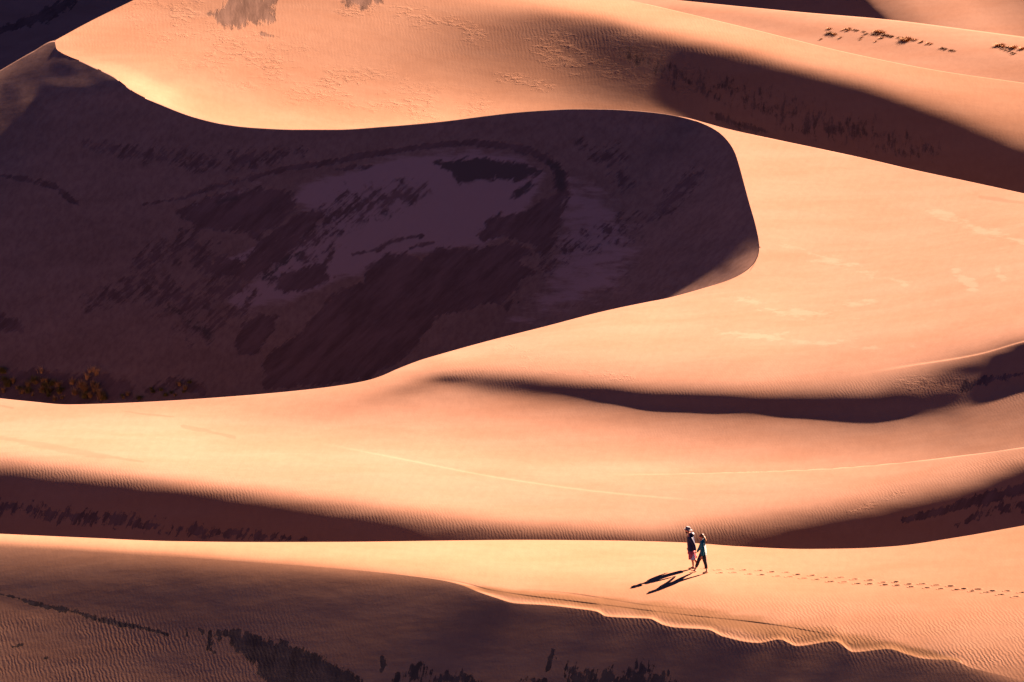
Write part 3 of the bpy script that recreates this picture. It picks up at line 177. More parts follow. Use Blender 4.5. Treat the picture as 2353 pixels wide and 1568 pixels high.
71323,70929,70493,70033,69566,69094,68621,68147,67674,67202,66731,66261,65791,65323,64855,64388,63923,63458,62994,62531,62069,61608,61148,60688,60229,59771,59310,58854,58373,57872,57444,56364,53860,51076,48222,45148,41926,38699,35411,32061,28713,25422,22206,19054,15936,
70679,70244,69794,69330,68860,68388,67916,67444,66972,66501,66031,65562,65094,64627,64161,63696,63231,62768,62306,61844,61383,60923,60464,60006,59549,59090,58631,58169,57690,57231,56444,54831,52286,49416,46423,43291,40049,36748,33406,30039,26673,23337,20042,16786,13553,
70004,69553,69092,68626,68156,67685,67213,66742,66272,65802,65334,64866,64400,63934,63469,63005,62542,62080,61619,61159,60699,60241,59783,59326,58868,58411,57957,57493,56950,56187,54993,53142,50657,47802,44750,41566,38285,34938,31553,28152,24752,21368,18006,14669,11345,
69318,68854,68391,67924,67453,66983,66512,66043,65574,65106,64639,64172,63707,63243,62779,62317,61855,61394,60934,60476,60017,59560,59104,58647,58192,57740,57269,56675,55921,54879,53414,51437,48979,46164,43112,39907,36597,33219,29799,26362,22922,19491,16073,12670,9276,
68618,68154,67691,67222,66752,66283,65814,65345,64878,64411,63945,63480,63016,62553,62091,61630,61170,60710,60252,59794,59337,58882,58426,57972,57523,57020,56428,55685,54726,53462,51815,49751,47293,44508,41477,38273,34952,31552,28106,24636,21158,17684,14218,10761,7312,
67918,67453,66990,66522,66053,65585,65117,64650,64184,63718,63254,62790,62328,61866,61405,60946,60487,60028,59571,59115,58660,58206,57748,57277,56773,56189,55476,54582,53446,52011,50232,48097,45622,42851,39839,36646,33323,29912,26445,22947,19437,15925,12418,8918,5424,
67218,66753,66288,65822,65355,64888,64421,63956,63491,63028,62565,62102,61641,61181,60722,60265,59809,59355,58901,58448,57993,57531,57054,56542,55967,55286,54451,53415,52131,50560,48676,46476,43975,41203,38201,35018,31697,28280,24798,21278,17739,14195,10654,7119,3588,
66518,66053,65588,65123,64657,64191,63726,63262,62799,62337,61875,61414,60955,60497,60041,59587,59135,58685,58235,57783,57323,56847,56338,55774,55121,54339,53387,52222,50808,49121,47146,44884,42350,39567,36567,33389,30070,26648,23154,19615,16052,12481,8910,5345,1786,
65818,65353,64889,64424,63959,63495,63031,62568,62107,61646,61186,60727,60269,59814,59361,58911,58463,58016,57569,57116,56649,56153,55608,54987,54255,53374,52307,51020,49487,47693,45632,43310,40739,37939,34935,31758,28440,25014,21509,17953,14368,10771,7173,3583,0]),
'S3': (60.0,55.0,-120.0,21.0,51,34,5.888937093,6.100787197,[
82912,82347,81791,81243,80689,80087,79361,78454,77399,76176,75000,74055,73382,72953,72781,72922,73394,74203,75258,76603,78273,80343,82905,86013,89208,92144,94485,96042,97100,97870,98430,98819,99074,99231,99322,99369,99389,99395,99396,99396,99401,99414,99437,99470,99516,99573,99641,99719,99807,99901,99999,
80565,79979,79398,78829,78275,77722,77083,76235,75309,74105,73012,72240,71749,71462,71412,71684,72264,73196,74244,75536,77078,78924,81130,84096,86948,89614,91818,93063,93989,94730,95268,95644,95905,96090,96223,96322,96398,96459,96513,96564,96615,96670,96729,96796,96869,96950,97038,97133,97233,97337,97444,
78231,77623,77017,76420,75845,75304,74740,73997,73102,71997,71076,70486,70110,69947,70070,70480,71206,72188,73282,74507,75960,77676,79653,82267,84614,86805,88861,89981,90912,91616,92101,92451,92721,92940,93122,93276,93410,93528,93635,93736,93834,93930,94027,94126,94227,94332,94439,94550,94663,94777,94892,
75914,75295,74670,74050,73462,72953,72483,71811,70950,69993,69264,68808,68536,68526,68799,69349,70179,71208,72305,73446,74786,76297,78018,80216,82270,84187,86068,87252,88033,88523,88895,89218,89514,89782,90023,90238,90432,90607,90769,90920,91064,91202,91335,91466,91595,91723,91849,91975,92100,92224,92347,
73612,73001,72376,71748,71161,70692,70296,69656,68877,68121,67549,67190,67049,67189,67604,68278,69186,70244,71297,72333,73521,74812,76230,78087,79846,81575,83335,84372,84935,85260,85581,85933,86291,86629,86938,87217,87472,87705,87921,88123,88312,88491,88661,88823,88978,89128,89272,89412,89547,89679,89809,
71303,70737,70144,69527,68936,68487,68153,67552,66937,66364,65886,65638,65642,65922,66475,67253,68220,69273,70252,71171,72154,73124,74188,75757,77357,78777,80297,81117,81433,81729,82144,82618,83081,83502,83880,84224,84540,84831,85101,85352,85585,85804,86009,86201,86382,86553,86713,86864,87008,87146,87280,
68946,68477,67959,67387,66810,66376,66051,65540,65092,64604,64224,64117,64263,64692,65376,66244,67247,68264,69165,69908,70644,71396,72325,73632,74525,75534,76863,77505,77609,78021,78684,79350,79926,80421,80864,81270,81646,81994,82316,82614,82891,83147,83386,83608,83814,84003,84177,84337,84485,84624,84757,
66478,66168,65776,65273,64732,64306,63941,63597,63245,62836,62596,62630,62927,63511,64311,65246,66259,67227,68030,68620,69100,69443,69694,70017,71008,72202,73127,73456,73709,74412,75399,76222,76854,77397,77898,78368,78804,79206,79577,79918,80235,80528,80800,81050,81279,81485,81669,81834,81981,82115,82241,
63816,63734,63514,63036,62452,62041,61904,61687,61375,61089,60992,61170,61640,62371,63264,64250,65249,66144,66878,67403,67795,68040,68236,68157,68065,68113,68905,70160,70846,71461,72443,73249,73844,74427,74998,75535,76028,76479,76891,77272,77625,77953,78257,78534,78784,79005,79196,79359,79498,79618,79728,
60894,61066,61079,60500,59948,59963,59955,59717,59485,59345,59384,59745,60408,61255,62229,63237,64198,65074,65803,66319,66698,66992,67147,67089,66862,66566,66211,66891,68163,69072,69450,70243,70848,71532,72196,72794,73333,73821,74268,74682,75068,75429,75763,76068,76337,76570,76762,76917,77038,77133,77213,
57756,58004,58301,57614,57866,58031,57890,57673,57571,57547,57767,58391,59194,60152,61190,62204,63176,64062,64761,65294,65722,66043,66172,66068,65796,65510,65148,64997,65088,65942,67097,67468,68004,68786,69543,70164,70728,71242,71714,72154,72570,72962,73327,73657,73946,74187,74376,74512,74602,74656,74690,
54784,54442,54777,55644,55968,55910,55698,55614,55617,55730,56324,57119,58044,59113,60168,61201,62197,63055,63767,64344,64800,65101,65156,65045,64829,64499,64183,63933,63791,63734,63788,64934,65822,66219,67060,67641,68216,68749,69234,69695,70139,70561,70955,71310,71618,71865,72043,72150,72191,72183,72147,
52978,52854,53528,53844,53832,53632,53551,53623,53621,54225,55028,55915,56987,58105,59161,60232,61211,62072,62788,63391,63855,64104,64106,64033,63810,63532,63252,63040,62913,62655,62584,62467,63129,64286,64704,65226,65797,66346,66829,67317,67790,68238,68654,69033,69359,69611,69771,69833,69804,69706,69574,
51852,51662,50866,51520,51369,51404,51591,51362,52031,52899,53761,54805,55994,57099,58189,59244,60230,61082,61822,62464,62879,63056,63041,62993,62833,62579,62318,62157,62010,61819,61623,61532,61352,61669,62504,63099,63527,64018,64501,65044,65543,66007,66431,66831,67174,67430,67567,67565,67437,67217,66955,
50408,49939,49167,48142,49051,49320,48689,49646,50643,51558,52518,53781,54957,56079,57174,58246,59233,60081,60864,61464,61814,61951,61944,61951,61835,61637,61424,61264,61142,60957,60833,60619,60478,60324,60349,60849,61459,61929,62372,62918,63424,63887,64289,64710,65068,65326,65432,65345,65080,64702,64282,
48466,47815,47024,45846,43203,45472,47062,48263,49294,50147,51453,52739,53898,55038,56144,57229,58198,59077,59814,60370,60680,60797,60835,60896,60832,60691,60531,60389,60276,60124,59956,59800,59624,59461,59290,59209,59417,59916,60501,60974,61414,61891,62246,62687,63039,63289,63358,63159,62711,62144,61557,
46054,45243,44274,42963,41213,40549,46089,46591,47630,48988,50408,51639,52817,53971,55086,56152,57143,57973,58664,59204,59470,59608,59706,59835,59823,59743,59625,59513,59450,59268,59121,58935,58786,58621,58462,58272,58114,58214,58657,59134,59625,59974,60403,60780,61094,61297,61301,60957,60292,59539,58816,
43317,42471,41461,40195,38971,39791,39464,44378,46065,47801,49175,50415,51648,52817,53946,55038,55974,56736,57395,57886,58137,58330,58504,58710,58790,58789,58711,58656,58551,58452,58251,58105,57935,57773,57616,57444,57281,57032,57142,57465,57834,58293,58654,59006,59244,59318,59106,58576,57774,56930,56146,
40433,39752,39012,38265,37706,37279,37710,42427,44646,46484,47764,49130,50387,51594,52778,53795,54626,55331,55917,56377,56669,56959,57235,57517,57703,57761,57781,57773,57687,57576,57420,57258,57088,56937,56765,56598,56427,56229,55999,56071,56306,56633,57059,57328,57491,57390,56951,56219,55382,54526,53677,
37545,37157,36800,36576,36631,37015,37508,40042,42984,44653,46206,47653,48997,50289,51459,52275,53043,53664,54170,54653,55038,55481,55823,56262,56528,56668,56739,56779,56798,56707,56590,56405,56253,56091,55920,55759,55567,55378,55198,54977,54968,55245,55473,55733,55747,55433,54775,53958,53105,52260,51396,
34726,34659,34661,34831,35264,36023,37218,39492,40810,42601,44180,45740,47214,48581,49697,50476,51182,51539,51982,52586,53273,53818,54437,54831,55267,55443,55657,55674,55771,55840,55758,55560,55417,55244,55083,54908,54720,54525,54354,54164,53924,53931,54109,54209,54067,53514,52738,51896,51043,50173,49274,
31993,32207,32497,32939,33597,34513,35713,37162,38489,40387,42284,44001,45501,46911,47778,48253,48360,48495,49294,50642,51442,52161,52836,53359,53838,54190,54490,54636,54750,54982,54856,54739,54571,54405,54240,54063,53866,53687,53501,53318,53106,52859,52777,52835,52456,51744,50927,50073,49213,48343,47422,
29328,29760,30256,30871,31639,32572,33644,34795,36021,37478,39123,40662,42065,42861,42768,42909,43583,44686,46220,47854,49095,50102,50955,51666,52278,52793,53223,53562,53865,54141,53982,53902,53730,53566,53401,53211,53023,52840,52664,52457,52269,51981,51655,51477,50895,50118,49277,48417,47561,46654,45725,
26704,27288,27920,28633,29443,30347,31319,32343,33449,34673,35996,37248,38273,38803,38888,39201,40088,41491,43220,44975,46505,47790,48872,49791,50580,51261,51846,52346,52772,53086,53172,53104,52885,52734,52554,52367,52176,52004,51810,51621,51391,51158,50679,50291,49602,48797,47937,47089,46210,45305,44396,
24095,24776,25489,26252,27072,27942,28850,29794,30790,31838,32908,33900,34700,35230,35618,36210,37239,38702,40437,42225,43897,45380,46670,47788,48759,49605,50341,50973,51496,51881,52092,52131,52038,51887,51718,51516,51340,51159,50970,50763,50561,50251,49838,49217,48516,47664,46817,45960,45074,44161,43217,
21480,22218,22975,23761,24577,25419,26281,27164,28069,28986,29889,30726,31454,32083,32724,33553,34700,36171,37866,39641,41371,42976,44423,45709,46844,47844,48717,49465,50083,50553,50864,51016,51036,50965,50849,50683,50499,50320,50121,49921,49709,49396,48899,48266,47481,46625,45780,44914,44019,43104,42185,
18849,19618,20396,21190,21998,22817,23645,24480,25319,26154,26968,27748,28494,29242,30072,31075,32315,33795,35456,37206,38954,40627,42181,43597,44870,46003,46999,47856,48569,49133,49542,49801,49929,49952,49900,49786,49635,49494,49266,49095,48875,48507,47978,47245,46415,45561,44715,43839,42938,42020,41109,
16198,16980,17767,18561,19361,20164,20968,21771,22572,23367,24154,24939,25743,26604,27574,28701,30015,31512,33155,34885,36635,38346,39972,41483,42866,44111,45215,46174,46985,47644,48151,48514,48745,48863,48890,48845,48751,48627,48434,48240,48024,47654,47006,46216,45354,44510,43656,42773,41867,40953,40050,
13526,14313,15103,15895,16687,17479,18269,19058,19845,20635,21435,22260,23136,24096,25172,26391,27763,29283,30924,32644,34396,36129,37803,39385,40853,42191,43392,44447,45352,46107,46712,47174,47503,47714,47823,47848,47806,47706,47542,47331,47065,46681,46037,45151,44298,43455,42593,41702,40794,39882,38978,
10837,11626,12415,13204,13993,14780,15566,16354,17148,17956,18791,19671,20622,21666,22827,24117,25540,27086,28735,30457,32213,33965,35674,37309,38846,40263,41548,42692,43689,44537,45238,45795,46218,46517,46706,46797,46803,46730,46580,46352,46029,45566,44934,44097,43244,42402,41530,40633,39724,38817,37915,
8135,8924,9713,10501,11289,12077,12868,13667,14481,15321,16202,17142,18162,19281,20511,21861,23329,24904,26570,28302,30069,31838,33578,35258,36851,38337,39699,40926,42010,42948,43740,44389,44900,45282,45545,45697,45748,45701,45558,45313,44954,44460,43826,43038,42196,41345,40466,39565,38657,37753,36850,
5426,6215,7003,7792,8582,9377,10179,10997,11838,12717,13648,14648,15733,16917,18209,19612,21122,22728,24416,26164,27948,29738,31507,33227,34872,36419,37852,39156,40324,41348,42228,42963,43559,44019,44351,44560,44652,44629,44493,44238,43860,43352,42717,41967,41147,40290,39402,38499,37593,36691,35789,
2714,3502,4292,5083,5878,6681,7499,8340,9213,10134,11115,12172,13318,14562,15910,17362,18912,20552,22265,24035,25839,27654,29453,31211,32904,34510,36010,37388,38635,39743,40707,41527,42203,42737,43134,43396,43527,43528,43401,43144,42758,42246,41617,40888,40084,39228,38339,37434,36531,35632,34730,
0,789,1580,2374,3176,3990,4825,5690,6597,7559,8591,9703,10907,12208,13610,15109,16700,18373,20114,21908,23735,25576,27406,29203,30944,32606,34171,35623,36948,38137,39184,40086,40839,41446,41905,42218,42387,42413,42297,42042,41655,41144,40522,39806,39014,38165,37280,36378,35475,34574,33672]),
'S4': (1400.0,55.0,-60.0,18.0,26,22,6.032935363,6.146517177,[
98604,98572,98614,98762,99008,99313,99617,99861,99997,99999,99867,99620,99275,98850,98353,97789,97156,96452,95675,94824,93903,92915,91869,90775,89646,88497,
94073,93894,93775,93784,93904,94092,94309,94476,94524,94436,94236,93948,93594,93186,92730,92219,91646,90997,90263,89439,88525,87526,86456,85329,84164,82982,
89612,89275,88958,88823,88808,88846,88977,89080,89024,88838,88572,88251,87891,87506,87096,86647,86139,85551,84865,84069,83161,82148,81048,79882,78676,77452,
85248,84785,84236,83918,83759,83546,83584,83633,83430,83147,82849,82510,82153,81801,81447,81069,80638,80123,79493,78729,77824,76789,75649,74434,73177,71905,
80952,80379,79738,79046,78768,78239,78073,77997,77605,77305,77063,76720,76377,76073,75786,75484,75141,74714,74154,73426,72520,71452,70258,68984,67670,66344,
76773,76101,75398,74698,73425,72733,72057,71548,71402,71337,71230,70882,70585,70348,70122,69888,69641,69320,68846,68164,67252,66135,64874,63534,62163,60788,
72785,72146,71507,71233,70301,69159,67991,66904,66065,65425,65170,65023,64877,64688,64466,64271,64130,63922,63551,62935,62007,60824,59489,58089,56675,55268,
68961,68321,67686,67246,66662,65760,65024,63729,62412,61434,60518,59745,59217,58930,58779,58655,58608,58476,58213,57710,56753,55490,54101,52670,51245,49839,
65319,64728,64170,63687,63111,62226,61283,60528,59411,58112,56936,55914,55007,54236,53641,53291,53059,52873,52717,52403,51398,50095,48730,47329,45939,44580,
61821,61266,60736,60227,59661,58930,57911,56712,55897,55036,53829,52589,51431,50475,49594,48892,48194,47521,47010,46664,45767,44648,43456,42157,40855,39598,
58406,57854,57312,56766,56167,55442,54515,53401,52229,51278,50474,49471,48298,47057,45897,45013,44137,43199,42360,41597,40530,39460,38417,37295,36145,35022,
55025,54449,53871,53276,52626,51875,50980,49946,48833,47688,46704,45904,44922,43839,42705,41580,40465,39435,38474,37530,36436,35374,34287,33193,32086,30972,
51645,51028,50405,49757,49057,48275,47386,46391,45314,44195,43101,42061,41287,40357,39312,38338,37300,36134,35002,33990,32898,31844,30753,29648,28531,27408,
48246,47585,46915,46219,45476,44667,43776,42801,41755,40662,39563,38515,37601,36730,35886,34989,34022,33015,31968,30896,29836,28765,27666,26563,25439,24264,
44821,44119,43407,42671,41895,41065,40173,39217,38204,37154,36100,35086,34148,33250,32394,31625,30798,29858,28905,27853,26786,25706,24608,23496,22360,21229,
41369,40633,39887,39120,38321,37480,36592,35657,34681,33682,32684,31715,30794,29921,29095,28335,27565,26763,25884,24799,23736,22648,21545,20425,19290,18168,
37895,37132,36361,35573,34759,33915,33037,32127,31192,30245,29303,28385,27506,26674,25892,25163,24448,23712,22849,21761,20695,19599,18492,17366,16238,15120,
34403,33622,32833,32032,31213,30373,29510,28628,27733,26835,25948,25083,24252,23463,22718,22008,21306,20565,19716,18725,17657,16556,15442,14316,13195,12079,
30898,30105,29307,28500,27682,26850,26007,25154,24299,23448,22610,21796,21012,20261,19543,18843,18137,17386,16549,15611,14589,13516,12402,11279,10165,9052,
27386,26586,25784,24977,24164,23345,22522,21700,20882,20074,19283,18515,17772,17054,16356,15663,14953,14198,13373,12468,11485,10442,9354,8248,7141,6033,
23870,23068,22265,21460,20655,19851,19051,18258,17476,16709,15961,15234,14528,13839,13158,12472,11763,11011,10198,9316,8365,7354,6297,5212,4116,3017,
20352,19549,18747,17948,17152,16364,15586,14822,14075,13347,12639,11951,11279,10616,9953,9277,8572,7826,7026,6165,5242,4261,3233,2171,1090,0]),
'S5': (1380.0,26.0,-110.0,26.0,53,15,6.181039161,6.275346380,[
99999,98890,97779,96668,95558,94449,93341,92235,91129,90025,88922,87820,86719,85619,84519,83417,82314,81203,80116,79072,78130,78047,77929,78100,78298,78701,79020,79304,79568,79730,79571,79114,78435,77562,76480,75206,73817,72373,71029,69689,68406,67131,65899,64692,63524,62388,61290,60224,59190,58184,57200,56242,55301,
96891,95784,94675,93567,92460,91354,90250,89146,88044,86943,85843,84744,83647,82550,81455,80360,79272,78163,77092,76055,74577,74586,74039,74001,73814,74094,74165,74239,74363,74523,74360,73920,73323,72567,71613,70450,69186,67768,66538,65217,63996,62744,61563,60391,59267,58167,57107,56073,55069,54089,53124,52185,51262,
93783,92676,91570,90465,89362,88259,87158,86058,84959,83861,82764,81669,80574,79481,78389,77298,76206,75121,74039,72891,72011,70437,70487,69647,69521,69281,69306,69205,69162,69084,69084,68714,68230,67529,66712,65702,64562,63324,61998,60795,59547,58376,57212,56097,55005,53952,52924,51926,50950,49994,49058,48139,47222,
90681,89577,88474,87373,86272,85173,84075,82978,81882,80788,79694,78602,77511,76420,75332,74243,73157,72073,70974,69947,68759,67937,66082,66032,65183,64688,64363,64224,63992,63776,63532,63428,62965,62396,61660,60846,59870,58791,57611,56343,55197,54032,52930,51842,50799,49777,48785,47815,46866,45933,45013,44096,43181,
87588,86487,85388,84289,83192,82096,81001,79907,78815,77723,76633,75544,74456,73369,72283,71198,70115,69028,67967,66848,65827,64482,63660,61546,61140,60348,59657,59191,58884,58497,58149,57757,57585,57112,56540,55833,55065,54155,53134,52038,50847,49771,48679,47651,46632,45648,44684,43742,42814,41897,40986,40079,39175,
84504,83406,82310,81215,80121,79028,77936,76846,75756,74668,73581,72495,71410,70326,69243,68162,67080,66009,64906,63838,62608,61549,59971,59122,56857,56137,55268,54367,53697,53240,52714,52327,51897,51722,51296,50760,50114,49397,48579,47642,46632,45509,44511,43488,42516,41558,40625,39702,38789,37884,36983,36086,35191,
81428,80334,79241,78149,77058,75969,74880,73793,72706,71621,70537,69454,68372,67292,66212,65133,64060,62964,61881,60695,59564,58179,57033,55220,54168,51856,50861,49788,48694,47859,47437,46889,46489,46069,45922,45570,45088,44542,43908,43161,42304,41398,40337,39392,38436,37515,36597,35689,34791,33896,33004,32114,31225,
78358,77269,76179,75091,74003,72917,71832,70748,69665,68583,67502,66423,65344,64266,63189,62121,61020,59948,58770,57645,56298,55102,53355,52206,50149,48947,46435,45104,43970,42991,42036,41588,41079,40718,40324,40235,40027,39615,39107,38572,37935,37136,36298,35309,34416,33497,32596,31708,30818,29931,29044,28159,27274,
75295,74209,73123,72038,70954,69871,68790,67709,66629,65550,64471,63393,62315,61237,60158,59077,57981,56885,55723,54500,53139,51697,50303,48522,47035,45025,43337,40669,39509,38127,37188,36252,35823,35358,35129,34848,34741,34550,34317,33905,33397,32817,32116,31360,30394,29513,28635,27748,26867,25983,25101,24219,23338,
72236,71154,70072,68990,67910,66830,65751,64673,63596,62518,61440,60361,59279,58194,57104,56003,54883,53735,52524,51225,49817,48319,46779,45025,43311,41339,39402,37087,35251,33652,32475,31416,30605,30234,29978,29607,29308,29566,29399,29128,28777,28415,27914,27182,26467,25567,24689,23812,22932,22052,21173,20294,19416,
69183,68103,67024,65946,64868,63791,62715,61639,60562,59485,58404,57321,56231,55132,54020,52887,51724,50514,49234,47863,46391,44819,43153,41357,39477,37462,35371,33184,31157,29394,27956,26755,25820,25226,24788,24427,24249,24320,24167,24212,24218,23945,23425,23019,22383,21667,20764,19888,19011,18135,17258,16383,15509,
66133,65056,63980,62904,61829,60754,59680,58604,57528,56448,55363,54270,53167,52048,50907,49734,48517,47241,45888,44440,42889,41231,39461,37577,35584,33491,31328,29150,27066,25191,23582,22244,21185,20410,19852,19476,19293,19259,19245,19344,19406,19266,18969,18657,18166,17565,16850,15990,15105,14232,13359,12488,11619,
63085,62011,60937,59863,58790,57717,56644,55569,54490,53406,52314,51210,50089,48944,47768,46550,45276,43932,42503,40976,39340,37591,35725,33746,31661,29493,27277,25070,22949,20996,19274,17816,16636,15731,15077,14652,14429,14363,14401,14513,14607,14590,14459,14236,13875,13385,12765,12006,11178,10328,9468,8605,7743,
60040,58967,57895,56824,55752,54681,53607,52531,51450,50361,49259,48141,46999,45826,44612,43345,42013,40601,39096,37487,35765,33925,31966,29897,27730,25493,23224,20976,18810,16794,14985,13425,12137,11127,10387,9900,9634,9548,9595,9719,9851,9927,9914,9793,9542,9154,8626,7967,7214,6407,5572,4724,3872,
56996,55925,54854,53784,52714,51643,50570,49493,48408,47312,46200,45067,43903,42700,41447,40131,38740,37260,35680,33989,32181,30251,28202,26045,23800,21496,19172,16876,14662,12583,10695,9042,7655,6551,5730,5179,4870,4762,4807,4947,5121,5275,5360,5341,5194,4905,4472,3905,3228,2474,1671,841,0]),
'S6': (-320.0,60.0,-120.0,30.0,17,19,6.159742343,6.263111354,[
99999,97488,94973,92462,89958,87461,84970,82485,80006,77534,75069,72609,70156,67709,65268,62833,60402,
96472,93962,91454,88953,86458,83969,81487,79011,76542,74078,71621,69170,66726,64287,61855,59429,57008,
92951,90447,87948,85456,82970,80490,78017,75550,73089,70635,68186,65744,63308,60878,58454,56037,53623,
89440,86945,84455,81971,79494,77024,74559,72101,69649,67203,64763,62330,59902,57481,55066,52656,50246,
85942,83455,80974,78499,76031,73569,71114,68664,66221,63784,61353,58928,56509,54096,51689,49284,46877,
82456,79978,77506,75040,72581,70127,67680,65240,62805,60376,57954,55537,53127,50723,48320,45917,43512,
78982,76513,74050,71593,69142,66698,64259,61827,59401,56981,54567,52159,49757,47357,44956,42554,40152,
75521,73060,70606,68158,65716,63280,60850,58427,56009,53597,51192,48793,46395,43996,41596,39196,36795,
72072,69620,67175,64735,62302,59875,57453,55038,52629,50226,47829,45433,43037,40639,38240,35841,33441,
68636,66193,63755,61325,58900,56481,54068,51661,49260,46866,44473,42079,39683,37286,34888,32489,30090,
65211,62777,60348,57926,55509,53099,50695,48296,45905,43516,41122,38728,36332,33936,31538,29140,26742,
61799,59373,56953,54539,52131,49729,47333,44944,42556,40167,37774,35380,32985,30588,28191,25793,23395,
58398,55981,53569,51164,48764,46371,43984,41598,39211,36821,34429,32035,29639,27243,24846,22448,20051,
55010,52601,50198,47801,45409,43025,40643,38257,35869,33478,31086,28691,26296,23899,21502,19105,16707,
51633,49233,46838,44449,42067,39688,37305,34918,32529,30138,27744,25350,22954,20557,18160,15762,13365,
48269,45876,43490,41110,38734,36354,33969,31582,29191,26799,24404,22009,19613,17216,14818,12421,10023,
44915,42531,40154,37781,35404,33021,30635,28246,25854,23461,21066,18669,16273,13875,11477,9080,6682,
41574,39199,36828,34454,32074,29690,27302,24911,22518,20123,17727,15330,12933,10535,8137,5739,3341,
38246,35876,33505,31127,28745,26359,23969,21577,19182,16786,14389,11992,9593,7195,4797,2398,0]),
}
crest, rim, ledge, front, rear_top, flat_top, sky_l, brink = [curve(c) for c in (SC, RIM, LL, T0, T3, T4, SKY3, BK)]

class Sheet:
    """bicubic B-spline of log distance: one smooth sand surface"""
    def __init__(s, name):
        s.u0, s.hu, s.v0, s.hv, s.nu, s.nv, lo, hi, t = SHEETS[name]
        s.C = (np.array(t, float)/99999*(hi-lo)+lo).reshape(s.nv, s.nu)
    def loc(s, x, x0, h, n):
        t = (np.asarray(x, float)-x0)/h; t = np.clip(t, 0, n-3-1e-9); i = np.floor(t).astype(int); f = t-i
        return i, np.stack([(1-f)**3/6, (3*f**3-6*f**2+4)/6, (-3*f**3+3*f**2+3*f+1)/6, f**3/6], -1)
    def P(s, u, v):
        u, v = np.broadcast_arrays(np.asarray(u, float), np.asarray(v, float))
        iu, bu = s.loc(u, s.u0, s.hu, s.nu); iv, bv = s.loc(v, s.v0, s.hv, s.nv)
        w = np.zeros(u.shape)
        for a in range(4):
            for b in range(4):
                w += bv[..., a]*bu[..., b]*s.C[iv+a, iu+b]
        return CAM+np.exp(w)[..., None]*ray(u, v)

SH = {k: Sheet(k) for k in SHEETS}

# ------------------------------------------------------------------ stains and one scarp's painted shade: strokes and outlines on the sand, in survey coordinates
def seg_dist(u, v, pts):
    p = np.array(pts, float); best = np.full(u.shape, 1e9); at = np.zeros(u.shape)
    for i in range(len(p)-1):
        a, b = p[i], p[i+1]; d = b-a; L = d@d
        t = np.clip(((u-a[0])*d[0]+(v-a[1])*d[1])/L, 0, 1)
        q = np.hypot(u-a[0]-t*d[0], v-a[1]-t*d[1])
        m = q < best; best = np.where(m, q, best); at = np.where(m, i+t, at)
    return best, at
def in_poly(u, v, pts):
    p = np.array(pts, float); ins = np.zeros(u.shape, bool); j = len(p)-1
    for i in range(len(p)):
        a, b = p[i], p[j]
        c = ((a[1] > v) != (b[1] > v))
        with np.errstate(divide='ignore', invalid='ignore'):
            x = (b[0]-a[0])*(v-a[1])/(b[1]-a[1])+a[0]
        ins ^= c & (u < x); j = i
    return ins
def stain(u, v, items):
    """items: ('poly', pts, soft, value) or ('line', pts, halfwidths, value)"""
    out = np.zeros(u.shape)
    for kind, pts, w, val in items:
        p = np.array(pts, float); W = np.max(w) if kind == 'line' else w
        box = (u > p[:, 0].min()-2*W-5) & (u < p[:, 0].max()+2*W+5) & (v > p[:, 1].min()-2*W-5) & (v < p[:, 1].max()+2*W+5)
        if not box.any(): continue
        uu, vv = u[box], v[box]
        if kind == 'poly':
            d, _ = seg_dist(uu, vv, list(pts)+[pts[0]]); d = np.where(in_poly(uu, vv, pts), d, -d)
            m = np.clip(.5+d/(2*w), 0, 1)*val
        else:
            d, at = seg_dist(uu, vv, pts)
            hw = np.interp(at, np.arange(len(pts)), w) if np.ndim(w) else w
            m = np.clip(1-d/(2*hw), 0, 1)*val
        out[box] = np.maximum(out[box], m)
    return out
Z = lambda pts, ou, ov, k: [(ou+a/k, ov+b/k) for a, b in pts]
ZS = lambda pts: Z(pts, 574.4, 287.2, 2.926)
